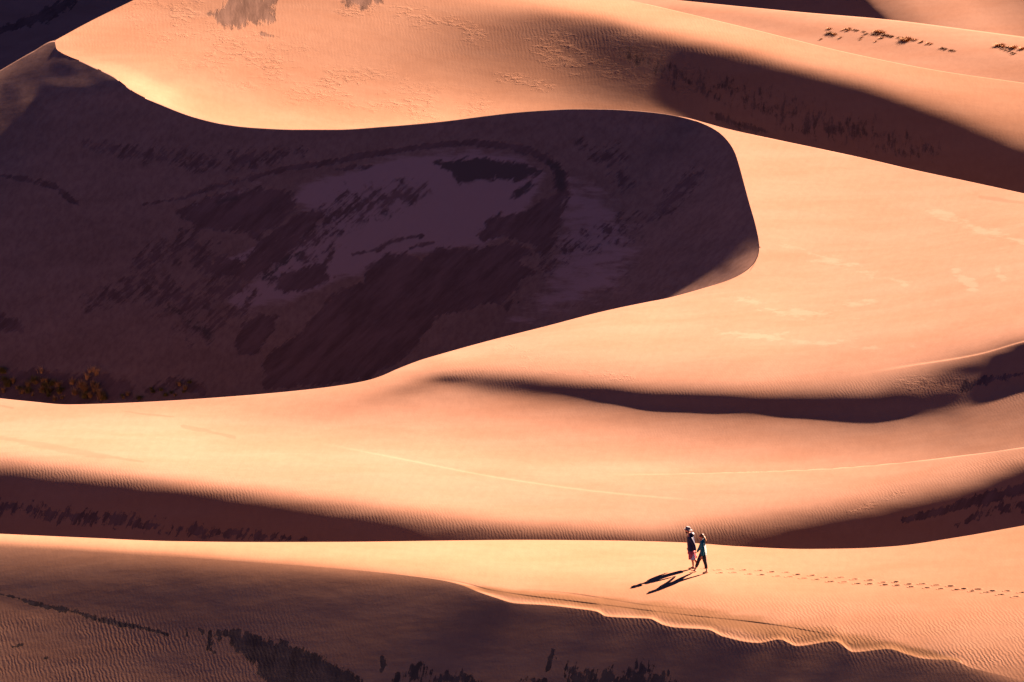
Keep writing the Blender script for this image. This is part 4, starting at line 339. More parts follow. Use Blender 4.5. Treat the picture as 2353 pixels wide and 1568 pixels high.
SLIP_STAIN = [
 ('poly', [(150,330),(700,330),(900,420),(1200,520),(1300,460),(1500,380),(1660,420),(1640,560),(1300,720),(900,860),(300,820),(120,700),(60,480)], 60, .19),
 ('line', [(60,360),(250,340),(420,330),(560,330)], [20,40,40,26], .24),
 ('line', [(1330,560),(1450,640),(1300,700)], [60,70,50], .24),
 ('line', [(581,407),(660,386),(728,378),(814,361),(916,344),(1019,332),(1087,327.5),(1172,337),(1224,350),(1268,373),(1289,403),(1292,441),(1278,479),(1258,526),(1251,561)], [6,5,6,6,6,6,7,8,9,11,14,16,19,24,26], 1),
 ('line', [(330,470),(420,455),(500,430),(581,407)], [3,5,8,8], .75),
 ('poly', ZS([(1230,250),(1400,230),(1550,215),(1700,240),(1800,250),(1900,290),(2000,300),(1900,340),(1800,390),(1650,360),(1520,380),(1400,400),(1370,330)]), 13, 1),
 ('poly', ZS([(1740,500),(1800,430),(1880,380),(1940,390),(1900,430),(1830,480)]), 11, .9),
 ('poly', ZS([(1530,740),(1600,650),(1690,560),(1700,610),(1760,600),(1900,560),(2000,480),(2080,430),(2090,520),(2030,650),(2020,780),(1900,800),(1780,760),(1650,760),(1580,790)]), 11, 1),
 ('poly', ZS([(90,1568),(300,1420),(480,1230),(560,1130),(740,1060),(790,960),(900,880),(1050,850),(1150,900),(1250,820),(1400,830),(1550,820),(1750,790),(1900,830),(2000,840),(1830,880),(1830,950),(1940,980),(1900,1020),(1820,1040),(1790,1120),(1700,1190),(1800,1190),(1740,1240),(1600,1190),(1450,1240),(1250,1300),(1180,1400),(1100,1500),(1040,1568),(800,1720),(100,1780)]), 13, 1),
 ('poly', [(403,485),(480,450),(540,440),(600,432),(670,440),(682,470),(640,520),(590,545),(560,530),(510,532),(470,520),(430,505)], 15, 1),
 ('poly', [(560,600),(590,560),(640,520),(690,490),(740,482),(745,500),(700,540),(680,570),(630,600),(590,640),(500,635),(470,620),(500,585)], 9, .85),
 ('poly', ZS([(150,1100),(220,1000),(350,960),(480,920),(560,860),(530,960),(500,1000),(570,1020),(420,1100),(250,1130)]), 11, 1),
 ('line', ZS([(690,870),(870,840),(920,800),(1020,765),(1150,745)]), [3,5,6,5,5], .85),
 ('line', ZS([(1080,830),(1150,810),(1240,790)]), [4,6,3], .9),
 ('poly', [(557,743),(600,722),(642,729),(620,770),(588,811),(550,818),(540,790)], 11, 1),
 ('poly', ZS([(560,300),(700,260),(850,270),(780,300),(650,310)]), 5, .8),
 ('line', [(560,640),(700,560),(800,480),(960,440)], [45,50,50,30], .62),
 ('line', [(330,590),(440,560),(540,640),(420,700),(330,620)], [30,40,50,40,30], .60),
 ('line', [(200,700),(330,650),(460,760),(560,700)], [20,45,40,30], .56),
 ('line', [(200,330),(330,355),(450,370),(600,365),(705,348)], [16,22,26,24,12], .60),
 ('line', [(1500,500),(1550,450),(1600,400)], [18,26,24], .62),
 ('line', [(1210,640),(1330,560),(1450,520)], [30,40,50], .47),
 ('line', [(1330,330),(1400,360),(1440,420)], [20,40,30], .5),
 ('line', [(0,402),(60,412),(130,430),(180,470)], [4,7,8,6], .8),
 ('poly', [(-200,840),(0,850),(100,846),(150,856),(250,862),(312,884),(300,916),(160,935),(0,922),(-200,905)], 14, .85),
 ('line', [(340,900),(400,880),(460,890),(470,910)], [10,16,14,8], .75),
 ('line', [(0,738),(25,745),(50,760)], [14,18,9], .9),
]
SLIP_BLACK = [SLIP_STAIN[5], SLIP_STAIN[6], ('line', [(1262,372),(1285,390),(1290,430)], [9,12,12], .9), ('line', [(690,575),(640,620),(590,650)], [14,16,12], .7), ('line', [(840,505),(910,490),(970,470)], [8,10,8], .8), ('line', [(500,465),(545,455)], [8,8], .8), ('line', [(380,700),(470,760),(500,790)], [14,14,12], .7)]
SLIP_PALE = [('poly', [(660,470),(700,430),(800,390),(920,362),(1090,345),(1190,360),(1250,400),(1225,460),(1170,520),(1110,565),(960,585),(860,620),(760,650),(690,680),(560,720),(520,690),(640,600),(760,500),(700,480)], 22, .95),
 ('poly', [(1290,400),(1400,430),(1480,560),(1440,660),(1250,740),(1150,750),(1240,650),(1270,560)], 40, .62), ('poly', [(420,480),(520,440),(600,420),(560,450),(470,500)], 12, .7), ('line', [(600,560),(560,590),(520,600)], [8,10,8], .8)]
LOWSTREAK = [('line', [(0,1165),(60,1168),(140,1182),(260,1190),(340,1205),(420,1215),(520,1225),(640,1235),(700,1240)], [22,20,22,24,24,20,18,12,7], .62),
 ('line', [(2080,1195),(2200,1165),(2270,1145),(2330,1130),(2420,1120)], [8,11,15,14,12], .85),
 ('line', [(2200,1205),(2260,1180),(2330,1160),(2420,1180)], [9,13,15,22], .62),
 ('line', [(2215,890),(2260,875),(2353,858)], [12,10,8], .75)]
REAR_STAIN = [('poly', [(478,32),(500,24),(515,8),(530,-10),(600,-40),(640,-20),(628,30),(636,50),(590,56),(540,66),(505,60)], 14, .9),
 ('line', [(600,80),(640,86)], [6,4], .6), ('poly', [(770,-20),(885,-30),(880,10),(830,22),(790,14)], 13, .75),
 ('line', [(1440,120),(1560,180),(1700,215),(1900,290),(2000,310),(2150,350)], [22,36,40,44,38,24], .47),
 ('line', [(1640,262),(1700,288),(1760,303)], [8,10,6], .8)]
FORE_STAIN_SHADE = [
 ('line', [(0,1366),(37,1374),(85,1390),(130,1399),(178,1408),(222,1423),(273,1432),(342,1447),(386,1459)], [2.5,4,6.5,7,7,9,8,6,4], .74),  # dark face of a low scarp, its shade painted into the sand colour
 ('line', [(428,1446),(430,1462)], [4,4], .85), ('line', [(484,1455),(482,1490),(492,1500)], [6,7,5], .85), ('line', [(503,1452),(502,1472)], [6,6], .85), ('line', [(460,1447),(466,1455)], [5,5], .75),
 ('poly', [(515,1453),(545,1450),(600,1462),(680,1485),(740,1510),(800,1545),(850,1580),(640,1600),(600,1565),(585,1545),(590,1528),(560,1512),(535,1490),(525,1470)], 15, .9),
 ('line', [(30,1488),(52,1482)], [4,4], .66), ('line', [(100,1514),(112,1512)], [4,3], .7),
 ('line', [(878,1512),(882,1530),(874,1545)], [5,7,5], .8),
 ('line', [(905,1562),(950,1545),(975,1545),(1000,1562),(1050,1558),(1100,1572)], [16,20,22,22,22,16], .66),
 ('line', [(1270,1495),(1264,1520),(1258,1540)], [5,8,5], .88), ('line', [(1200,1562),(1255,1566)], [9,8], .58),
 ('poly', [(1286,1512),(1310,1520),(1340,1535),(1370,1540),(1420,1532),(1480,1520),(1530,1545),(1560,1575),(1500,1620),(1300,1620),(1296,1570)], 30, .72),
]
WET = [('line', [(960,1330),(1075,1350),(1200,1366),(1340,1380),(1480,1396),(1620,1420),(1760,1446),(1880,1462),(2000,1482),(2120,1502),(2200,1518)], [2,5,9,13,17,21,22,20,17,12,5], 1.0)]
PALE = [('line', [(1800,560),(1950,610),(2080,650)], [20,26,16], .5), ('line', [(2195,625),(2235,655)], [14,20], .62), ('line', [(2290,620),(2310,650)], [14,18], .6), ('line', [(1700,690),(1850,720),(2000,700)], [18,26,20], .5),
 ('line', [(2150,480),(2250,520),(2353,560)], [24,30,24], .5), ('line', [(1650,760),(1900,790),(2150,800)], [16,22,14], .5)]
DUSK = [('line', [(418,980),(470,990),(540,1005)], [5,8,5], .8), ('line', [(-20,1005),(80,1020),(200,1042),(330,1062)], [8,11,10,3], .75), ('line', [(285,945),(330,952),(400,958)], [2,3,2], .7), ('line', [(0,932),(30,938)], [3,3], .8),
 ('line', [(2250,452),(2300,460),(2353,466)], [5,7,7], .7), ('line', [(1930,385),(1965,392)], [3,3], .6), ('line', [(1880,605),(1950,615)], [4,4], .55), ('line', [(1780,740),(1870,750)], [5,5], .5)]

FOOT = [(130,92),(225,86),(315,93),(430,96),(518,107),(625,110),(705,126),(810,132),(908,146),(1015,147),(1118,160),(1228,167),(1325,183),(1420,180),(1515,196),(1610,194),(1712,203),(1815,210),(1912,230),(2015,233),(2117,246),(2227,245),(2335,256),(2440,262),(2545,275),
 (145,114),(240,111),(355,123),(445,128),(557,137),(645,142),(748,153),(842,161),(945,177),(1040,181),(1140,192),(1230,195),(1340,201),(1428,204),(1530,215),(1645,223),(1745,230),(1858,235),(1970,247),(2070,256),(2180,272),(2288,287),(2395,292),(2500,304), (35,82)]
FOOT = [((2800+a/1.8156)/1.7408, (2230+b/1.8156)/1.7408) for a, b in FOOT]
SCARP = [([(600,1301),(774,1311),(894,1319.5),(1000,1328),(1075,1341),(1133,1356),(1355,1385),(1578,1413),(1754,1432),(1890,1455),(1960,1470)], .022), ([(1150,1350),(1300,1362),(1500,1392),(1640,1405)], .015)]
def smooth(t): t = np.clip(t, 0, 1); return t*t*(3-2*t)
def front_relief(u, v, P, upper):
    """footprints, small scarps and the sharp lip along the brink, as real relief in metres"""
    dz = np.zeros(u.shape)
    if upper:
        g = np.random.default_rng(3)
        for fu, fv in FOOT:
            c = SH['SA'].P(np.array([fu]), np.array([fv]))[0]
            m = (np.abs(u-fu) < 40) & (np.abs(v-fv) < 12)
            if not m.any(): continue
            d = P[m]-c; a = g.uniform(-.12, .12)
            lx = d[:, 0]*math.cos(a)+d[:, 1]*math.sin(a); ly = -d[:, 0]*math.sin(a)+d[:, 1]*math.cos(a)
            dep = g.choice([.012, .022, .03, .05])
            r = np.sqrt((lx/g.uniform(.11, .15))**2+(ly/g.uniform(.05, .085))**2)
            dz[m] += -dep*(1-smooth((r-.55)/.55))+.018*np.exp(-((r-1.25)/.25)**2)
    for pts, hgt in SCARP:
        if not upper: continue
        vd = curve(pts)(u); fade = smooth((u-pts[0][0])/200)*smooth((pts[-1][0]-u)/150)
        dz += -hgt*(.65+.35*np.sin(u*.031+1)*np.sin(u*.0173))*fade*smooth((v-vd+1.2)/2.4)*np.exp(-np.maximum(v-vd, 0)/40)*smooth((brink(u)-v)/8)
    k = smooth((u-1060)/60)*smooth((2250-u)/80)
    d = np.abs(v-brink(u))
    dz += (-.022*k*np.exp(-((d-10)/8)**2)*smooth(d/5) if upper else 0)
    return dz

# ------------------------------------------------------------------ mesh building
def grid_mesh(blocks, name, mat, seal=True):
    """blocks of (P[n,m,3], uv[n,m,2], dict attr[n,m]); linked as one mesh object, shared edges welded"""
    vs, uvs, fs, at, off = [], [], [], {}, 0
    keys = sorted({k for b in blocks for k in b[2]})
    for P, uv, A in blocks:
        n, m = P.shape[:2]; idx = np.arange(n*m).reshape(n, m)+off
        q = np.stack([idx[:-1, :-1], idx[1:, :-1], idx[1:, 1:], idx[:-1, 1:]], -1).reshape(-1, 4)
        vs.append(P.reshape(-1, 3)); uvs.append(uv.reshape(-1, 2)); fs.append(q)
        for k in keys: at.setdefault(k, []).append(np.asarray(A.get(k, np.zeros((n, m))), float).ravel())
        off += n*m
    V = np.concatenate(vs); Q = np.concatenate(fs); UV = np.concatenate(uvs)
    key = np.round(V*2000).astype(np.int64)
    _, first, inv = np.unique(key, axis=0, return_index=True, return_inverse=True)
    inv = inv.ravel()
    Q = inv[Q]; V = V[first]; UV = UV[first]
    good = np.ones(len(Q), bool)
    for a in range(4):
        for b in range(a+1, 4): good &= Q[:, a] != Q[:, b]
    tri = []
    for q in Q[~good]:
        s = []
        for x in q:
            if x not in s: s.append(x)
        if len(s) == 3: tri.append(s)
    Q = Q[good]
    me = bpy.data.meshes.new(name)
    nq, nt = len(Q), len(tri)
    loops = np.concatenate([Q.ravel(), np.array(tri, int).ravel()]) if nt else Q.ravel()
    me.vertices.add(len(V)); me.vertices.foreach_set('co', V.astype(np.float32).ravel())
    me.loops.add(len(loops)); me.loops.foreach_set('vertex_index', loops.astype(np.int32))
    me.polygons.add(nq+nt)
    st = np.concatenate([np.arange(nq)*4, nq*4+np.arange(nt)*3]); me.polygons.foreach_set('loop_start', st.astype(np.int32))
    me.update(calc_edges=True); me.validate()
    a = me.attributes.new('survey', 'FLOAT_VECTOR', 'POINT')
    a.data.foreach_set('vector', np.concatenate([UV, np.zeros((len(UV), 1))], 1).astype(np.float32).ravel())
    for k in keys:
        a = me.attributes.new(k, 'FLOAT', 'POINT'); a.data.foreach_set('value', np.concatenate(at[k])[first].astype(np.float32))
    me.polygons.foreach_set('use_smooth', np.ones(len(me.polygons), bool))
    o = bpy.data.objects.new(name, me); C.objects.link(o)
    o.data.materials.append(mat); o['kind'] = 'structure'
    return o

def cols(*parts):
    return np.unique(np.concatenate([np.arange(a, b, s) for a, b, s in parts]))
def patch(sheet, us, top, bot, n, power=1.0, attrs=None, relief=None):
    w = (np.linspace(0, 1, n+1)**power)[:, None]
    T, B = top(us)[None], bot(us)[None]
    V = T*(1-w)+B*w; U = np.broadcast_to(us[None], V.shape)
    P = SH[sheet].P(U, V)
    A = attrs(U, V) if attrs else {}
    if relief is not None: P = P.copy(); P[..., 2] += relief(U, V, P)
    return P, np.stack([U/100, V/100], -1), A
def bridge(Pa, Pb, uva, sag, n=14):
    """hidden lee ground falling from one crest and running on to the foot of the next dune"""
    w = np.linspace(0, 1, n+1)[:, None, None]
    L = np.linalg.norm(Pb-Pa, axis=1)[None, :, None]
    P = Pa[None]*(1-w)+Pb[None]*w
    P = P.copy(); P[..., 2] -= (sag*L[..., 0]*(4*w*(1-w))[..., 0])
    uv = np.broadcast_to(uva[None], P.shape[:2]+(2,)).copy(); uv[..., 1] -= (w*.6)[..., 0]
    return P[::-1], uv[::-1], {}
# ------------------------------------------------------------------ materials
def new_mat(name):
    m = bpy.data.materials.new(name); m.use_nodes = True
    nt = m.node_tree; nt.nodes.clear()
    return m, nt
class NT:
    def __init__(s, nt): s.nt = nt; s.L = nt.links
    def n(s, t, **kw):
        x = s.nt.nodes.new(t)
        for k, v in kw.items(): setattr(x, k, v)
        return x
    def link(s, a, b): s.L.new(a, b)
    def val(s, x, sock):
        if hasattr(x, 'is_linked') or hasattr(x, 'links'): s.link(x, sock)
        else: sock.default_value = x
    def math(s, op, a, b=0.0, c=None, clamp=False):
        x = s.n('ShaderNodeMath', operation=op, use_clamp=clamp); s.val(a, x.inputs[0]); s.val(b, x.inputs[1])
        if c is not None: s.val(c, x.inputs[2])
        return x.outputs[0]
    def attr(s, name): return s.n('ShaderNodeAttribute', attribute_name=name)
    def mapping(s, v, rot=(0,0,0), sc=(1,1,1), loc=(0,0,0)):
        x = s.n('ShaderNodeMapping'); s.link(v, x.inputs[0]); x.inputs[1].default_value = loc; x.inputs[2].default_value = rot; x.inputs[3].default_value = sc
        return x.outputs[0]
    def noise(s, v, scale, detail=4, rough=.55, dist=0.0):
        x = s.n('ShaderNodeTexNoise'); s.link(v, x.inputs['Vector']); x.inputs['Scale'].default_value = scale; x.inputs['Detail'].default_value = detail
        x.inputs['Roughness'].default_value = rough; x.inputs['Distortion'].default_value = dist
        return x.outputs['Fac']
    def step(s, x, lo, hi, a=0.0, b=1.0):
        r = s.n('ShaderNodeMapRange', interpolation_type='SMOOTHSTEP'); s.link(x, r.inputs[0])
        for i, q in enumerate((lo, hi, a, b)): r.inputs[i+1].default_value = q
        return r.outputs[0]
    def mix(s, f, a, b):
        x = s.n('ShaderNodeMix', data_type='RGBA'); s.val(f, x.inputs[0])
        for q, k in ((a, 6), (b, 7)):
            if isinstance(q, tuple): x.inputs[k].default_value = (*q, 1)
            else: s.link(q, x.inputs[k])
        return x.outputs[2]
    def bump(s, h, dist, strength=1.0, normal=None):
        x = s.n('ShaderNodeBump'); s.link(h, x.inputs['Height']); x.inputs['Distance'].default_value = dist; s.val(strength, x.inputs['Strength'])
        if normal is not None: s.link(normal, x.inputs['Normal'])
        return x.outputs[0]

SAND = (0.1115, 0.0660, 0.0459); SAND2 = (0.1050, 0.0586, 0.0389); DARKSAND = (0.0541, 0.0344, 0.0312); BLACKSAND = (.030, .0225, .0195); PALESAND = (0.1230, 0.0787, 0.0566)

def sand(name, streak_deg, streak=(5, 1), streak_scale=1.5, ripple=(20, .19, .012), sharp=.05, wander=3.4, scallop=.0, dark=DARKSAND, base=SAND, base2=SAND2, relief=.018, stain_amt=1.0, fine=.10, pale=PALESAND, pale_amt=.55, pale_soft=.09):
    m, nt = new_mat(name); N = NT(nt)
    out = N.n('ShaderNodeOutputMaterial'); bs = N.n('ShaderNodeBsdfDiffuse'); bs.inputs['Roughness'].default_value = .3
    N.link(bs.outputs[0], out.inputs[0])
    pos = N.n('ShaderNodeNewGeometry').outputs['Position']; sv = N.attr('survey').outputs['Vector']
    # stains with ragged, streaky outlines
    r = math.radians(streak_deg)
    sm = N.mapping(N.mapping(sv, rot=(0, 0, r)), sc=(1/streak[0], 1/streak[1], 1))
    n1 = N.noise(sm, streak_scale*9, 8, .70); n1b = N.noise(sv, 3.2, 8, .66, .3)
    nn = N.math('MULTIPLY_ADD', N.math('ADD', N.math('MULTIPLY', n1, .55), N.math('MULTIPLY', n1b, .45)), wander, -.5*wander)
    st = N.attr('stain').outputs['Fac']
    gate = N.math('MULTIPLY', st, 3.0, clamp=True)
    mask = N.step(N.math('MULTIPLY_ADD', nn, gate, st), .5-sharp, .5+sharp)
    # broad tone: wind-sorted bands
    t1 = N.noise(N.mapping(pos, rot=(0, 0, .35), sc=(.10, .30, .3)), 1.0, 5, .6, .6)
    t2 = N.noise(N.mapping(sv, rot=(0, 0, r), sc=(.22, 1.3, 1)), 2.2, 4, .55)
    tone = N.math('ADD', N.math('MULTIPLY', t1, .6), N.math('MULTIPLY', t2, .4))
    col = N.mix(N.step(tone, .36, .66), base, base2)
    grain = N.noise(pos, 14, 2, .6)
    col = N.mix(N.math('MULTIPLY', N.step(grain, .35, .7), .10), col, (0.0558, 0.0290, 0.0179))
    fn = N.noise(N.mapping(pos, rot=(0, 0, .45), sc=(1.1, .45, .6)), 2.6, 5, .65)
    col = N.mix(N.math('MULTIPLY', N.step(N.math('ADD', N.math('MULTIPLY', fn, .6), N.math('MULTIPLY', n1, .4)), .36, .66), fine), col, (.03, .014, .010))
    pl_ = N.math('ADD', N.attr('pale').outputs['Fac'], N.math('MULTIPLY_ADD', N.noise(N.mapping(sv, rot=(0, 0, -.25), sc=(.5, 2.0, 1)), 2.6, 7, .68), 1.6, -.8))
    col = N.mix(N.math('MULTIPLY', N.step(pl_, .5-pale_soft, .5+pale_soft), pale_amt), col, pale)
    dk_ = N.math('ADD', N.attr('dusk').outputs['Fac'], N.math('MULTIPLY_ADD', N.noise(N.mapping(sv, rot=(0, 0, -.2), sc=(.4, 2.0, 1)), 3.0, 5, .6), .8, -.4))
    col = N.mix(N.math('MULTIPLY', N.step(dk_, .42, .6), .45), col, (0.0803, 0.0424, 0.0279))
    wt_ = N.math('ADD', N.attr('wet').outputs['Fac'], N.math('MULTIPLY_ADD', N.noise(N.mapping(sv, rot=(0, 0, -.25), sc=(.4, 1.6, 1)), 3.2, 5, .65), 1.0, -.5))
    col = N.mix(N.math('MULTIPLY', N.step(wt_, .25, .85), .75), col, (0.0602, 0.0323, 0.0156))
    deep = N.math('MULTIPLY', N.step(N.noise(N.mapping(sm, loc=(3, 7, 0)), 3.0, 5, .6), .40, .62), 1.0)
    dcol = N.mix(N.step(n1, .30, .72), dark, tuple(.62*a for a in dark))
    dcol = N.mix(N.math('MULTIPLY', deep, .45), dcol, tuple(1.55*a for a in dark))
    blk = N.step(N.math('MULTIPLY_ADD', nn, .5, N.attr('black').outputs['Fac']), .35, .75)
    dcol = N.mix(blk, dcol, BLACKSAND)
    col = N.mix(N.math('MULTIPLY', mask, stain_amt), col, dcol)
    N.link(col, bs.inputs['Color'])
    # relief: wind ripples and soft undulation, in metres
    ang, wl, amp = ripple
    w = N.n('ShaderNodeTexWave', wave_type='BANDS', bands_direction='X', wave_profile='SIN')
    N.link(N.mapping(pos, rot=(0, 0, math.radians(ang)), sc=(1, 1, 0)), w.inputs['Vector'])
    w.inputs['Scale'].default_value = .314/wl; w.inputs['Distortion'].default_value = 7.0; w.inputs['Detail'].default_value = 2.5; w.inputs['Detail Scale'].default_value = 1.0; w.inputs['Detail Roughness'].default_value = .6
    patchy = N.step(N.noise(N.mapping(pos, rot=(0, 0, .5), sc=(.35, .6, 1)), .8, 4, .6), .34, .66, .25, 1.0)
    rip = N.math('MULTIPLY', N.math('MULTIPLY', w.outputs['Fac'], patchy), N.attr('ripple').outputs['Fac'])
    nb = N.bump(rip, amp)
    und = N.noise(N.mapping(pos, rot=(0, 0, .3), sc=(.5, 1, 1)), .55, 5, .5)
    nb = N.bump(und, relief, 1.0, nb)
    # thin sheets of sand that end in small ragged steps
    sc = N.noise(N.mapping(sv, rot=(0, 0, -1.05), sc=(.5, 1.6, 1)), 8.0, 7, .68, .3)
    big = N.noise(N.mapping(sv, rot=(0, 0, -.6), sc=(.6, 1.4, 1)), 1.6, 4, .6)
    scp = N.math('MULTIPLY', N.step(sc, .46, .60), N.math('MULTIPLY', N.step(big, .42, .62), N.attr('scallop').outputs['Fac']))
    nb = N.bump(scp, .045, 1.0, nb)
    nb = N.bump(N.math('SUBTRACT', 1.0, mask), .02, .8, nb)
    gr = N.noise(pos, 26, 2, .7)
    nb = N.bump(gr, .0016, 1.0, nb)
    N.link(nb, bs.inputs['Normal'])
    return m

M_FORE = sand('foreground_sand', 78, (4, 1), 1.0, base=(.116, .0650, .0405), base2=(.109, .0580, .0345), ripple=(-14, .16, .0055), wander=3.4, dark=(0.0335, 0.0235, 0.0189))
M_MID = sand('bowl_sand', 62, (5, 1), .85, ripple=(-10, .16, .0030))
M_SLIP = sand('slip_face_sand', 43, (5, 1), 1.2, ripple=(0, .3, .001), base=(0.1115, 0.0703, 0.0535), base2=(0.0959, 0.0591, 0.0446), pale=(.146, .096, .084), pale_amt=.8, pale_soft=.20, dark=(0.0590, 0.0344, 0.0295), sharp=.17, stain_amt=.88, fine=.32)
M_REAR = sand('rear_sand', 84, (2.6, 1), 1.0, sharp=.20, base=(.112, .0640, .0415), base2=(.105, .0570, .0355), ripple=(-5, .26, .004), dark=(0.0558, 0.0346, 0.0257))
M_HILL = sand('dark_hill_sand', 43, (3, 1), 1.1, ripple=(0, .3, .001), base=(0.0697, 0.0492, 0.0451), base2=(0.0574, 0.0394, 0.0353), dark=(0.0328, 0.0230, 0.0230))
M_FAR = sand('far_sand', 30, (4, 1), 1.2, ripple=(0, .3, .01))

# ------------------------------------------------------------------ the dunes
def lerp_attr(u, pts): return np.interp(u, [p[0] for p in pts], [p[1] for p in pts])
UM0, UM1 = -280., 2640.
SIDE_L = np.arange(-820., -280, 18.); SIDE_R = np.arange(2660., 3200, 18.)
def const(c): return lambda u: np.full(np.shape(u), float(c))

# foreground dune: lit back above the brink, slip face below it
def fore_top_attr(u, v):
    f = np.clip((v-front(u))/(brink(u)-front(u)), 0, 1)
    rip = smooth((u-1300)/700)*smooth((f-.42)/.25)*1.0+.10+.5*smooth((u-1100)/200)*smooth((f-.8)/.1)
    return {'stain': stain(u, v, FORE_STAIN_SHADE), 'wet': stain(u, v, WET), 'ripple': rip}
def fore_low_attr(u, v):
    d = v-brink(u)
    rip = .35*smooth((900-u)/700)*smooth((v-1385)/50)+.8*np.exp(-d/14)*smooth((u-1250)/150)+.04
    return {'stain': stain(u, v, FORE_STAIN_SHADE), 'ripple': rip}
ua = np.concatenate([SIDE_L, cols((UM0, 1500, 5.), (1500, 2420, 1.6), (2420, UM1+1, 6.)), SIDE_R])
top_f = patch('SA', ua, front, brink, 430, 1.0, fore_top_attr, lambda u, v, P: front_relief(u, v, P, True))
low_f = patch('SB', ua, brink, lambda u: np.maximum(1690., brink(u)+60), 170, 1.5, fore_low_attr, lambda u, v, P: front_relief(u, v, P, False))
TP, TUV, TAT = top_f
TP += (low_f[0][0]-TP[-1])[None]*np.exp(-np.maximum(brink(ua)[None]-TUV[..., 1]*100, 0)/26)[..., None]   # the back rolls over onto the slope
S1FOOT = lambda u: front(u)+34
back_f = bridge(top_f[0][0], SH['S1'].P(ua, S1FOOT(ua)), np.stack([ua, front(ua)], -1)/100, .05)
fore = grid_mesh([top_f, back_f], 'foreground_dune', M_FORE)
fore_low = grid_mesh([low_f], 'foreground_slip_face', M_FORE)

# bowl: the broad lit basin and its right shoulder up to the S-shaped crest
TR = 1744.7
def rim_ext(u): return np.where(u < TR, rim(np.minimum(u, TR)), 568.)
def crest_ext(u): return np.where(u < TR, crest(np.minimum(u, TR)), 568.)
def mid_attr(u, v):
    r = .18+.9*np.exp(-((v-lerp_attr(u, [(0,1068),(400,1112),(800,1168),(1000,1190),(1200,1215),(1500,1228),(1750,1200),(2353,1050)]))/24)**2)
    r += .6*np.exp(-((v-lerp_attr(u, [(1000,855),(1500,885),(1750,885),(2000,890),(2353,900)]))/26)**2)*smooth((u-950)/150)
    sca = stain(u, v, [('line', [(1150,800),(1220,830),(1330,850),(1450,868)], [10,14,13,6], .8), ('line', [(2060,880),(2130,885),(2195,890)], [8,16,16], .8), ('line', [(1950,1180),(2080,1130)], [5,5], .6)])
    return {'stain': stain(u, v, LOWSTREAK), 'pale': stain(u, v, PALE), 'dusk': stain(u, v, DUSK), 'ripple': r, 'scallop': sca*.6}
um = np.concatenate([SIDE_L, cols((UM0, 1660, 5.), (1660, 1738, 2.), (1738, TR, .8), (TR, TR+.01, 1), (TR+5, UM1+1, 5.)), SIDE_R])
STEPS = [([(1380,1092),(1550,1087),(1700,1083),(1900,1075),(2100,1058),(2353,1026),(2660,985)], .22, 45), ([(1960,862),(2100,838),(2250,812),(2353,783),(2660,720)], .12, 30), ([(700,1012),(900,1050),(1150,1098),(1400,1132),(1600,1150)], .05, 40)]
def mid_relief(u, v, P):
    # low crests that hide a little of the ground behind them
    dz = np.zeros(u.shape)
    for pts, hgt, dec in STEPS:
        d = curve(pts)(u)-v; fade = smooth((u-pts[0][0])/250)*smooth((pts[-1][0]-u)/200+.2)
        dz += -hgt*fade*smooth((d+2)/5)*np.exp(-np.maximum(d, 0)/dec)
    return dz
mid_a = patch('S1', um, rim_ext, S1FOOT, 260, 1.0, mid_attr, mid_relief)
uh = um[um >= 1559]; uh = np.unique(np.concatenate([[1560.], uh[uh > 1560]]))
mid_b = patch('S1', uh, ledge, crest_ext, 130, 1.0, mid_attr)
ur = um[um <= TR+.001]
gapf = np.clip((TR-ur)/120, 0, 1)
mid_back = bridge(mid_a[0][0][um <= TR+.001], SH['S2'].P(ur, rim(ur)+50*gapf), np.stack([ur, rim(ur)], -1)/100, .02)
L3 = lambda u: ledge(u)+45
mid_back2 = bridge(mid_b[0][0], SH['S3'].P(uh, L3(uh)), np.stack([uh, ledge(uh)], -1)/100, .04)
bowl = grid_mesh([mid_a, mid_b, mid_back, mid_back2], 'bowl_dune', M_MID)

# big shaded slip face under the S crest
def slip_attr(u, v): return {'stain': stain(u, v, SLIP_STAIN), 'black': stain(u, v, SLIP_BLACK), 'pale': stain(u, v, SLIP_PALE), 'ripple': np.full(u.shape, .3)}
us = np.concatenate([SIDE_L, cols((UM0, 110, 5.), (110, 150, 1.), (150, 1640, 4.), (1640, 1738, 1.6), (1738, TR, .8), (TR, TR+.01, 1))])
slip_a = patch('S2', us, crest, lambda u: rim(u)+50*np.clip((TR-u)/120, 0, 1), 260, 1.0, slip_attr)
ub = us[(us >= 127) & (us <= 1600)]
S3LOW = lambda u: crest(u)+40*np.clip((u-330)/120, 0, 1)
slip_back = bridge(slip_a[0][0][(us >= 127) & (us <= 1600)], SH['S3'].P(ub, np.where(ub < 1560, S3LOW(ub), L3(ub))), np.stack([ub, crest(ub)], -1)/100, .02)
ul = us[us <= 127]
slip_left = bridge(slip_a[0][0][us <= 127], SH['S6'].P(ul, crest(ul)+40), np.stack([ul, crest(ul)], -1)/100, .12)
slip = grid_mesh([slip_a, slip_back, slip_left], 'slip_face', M_SLIP)

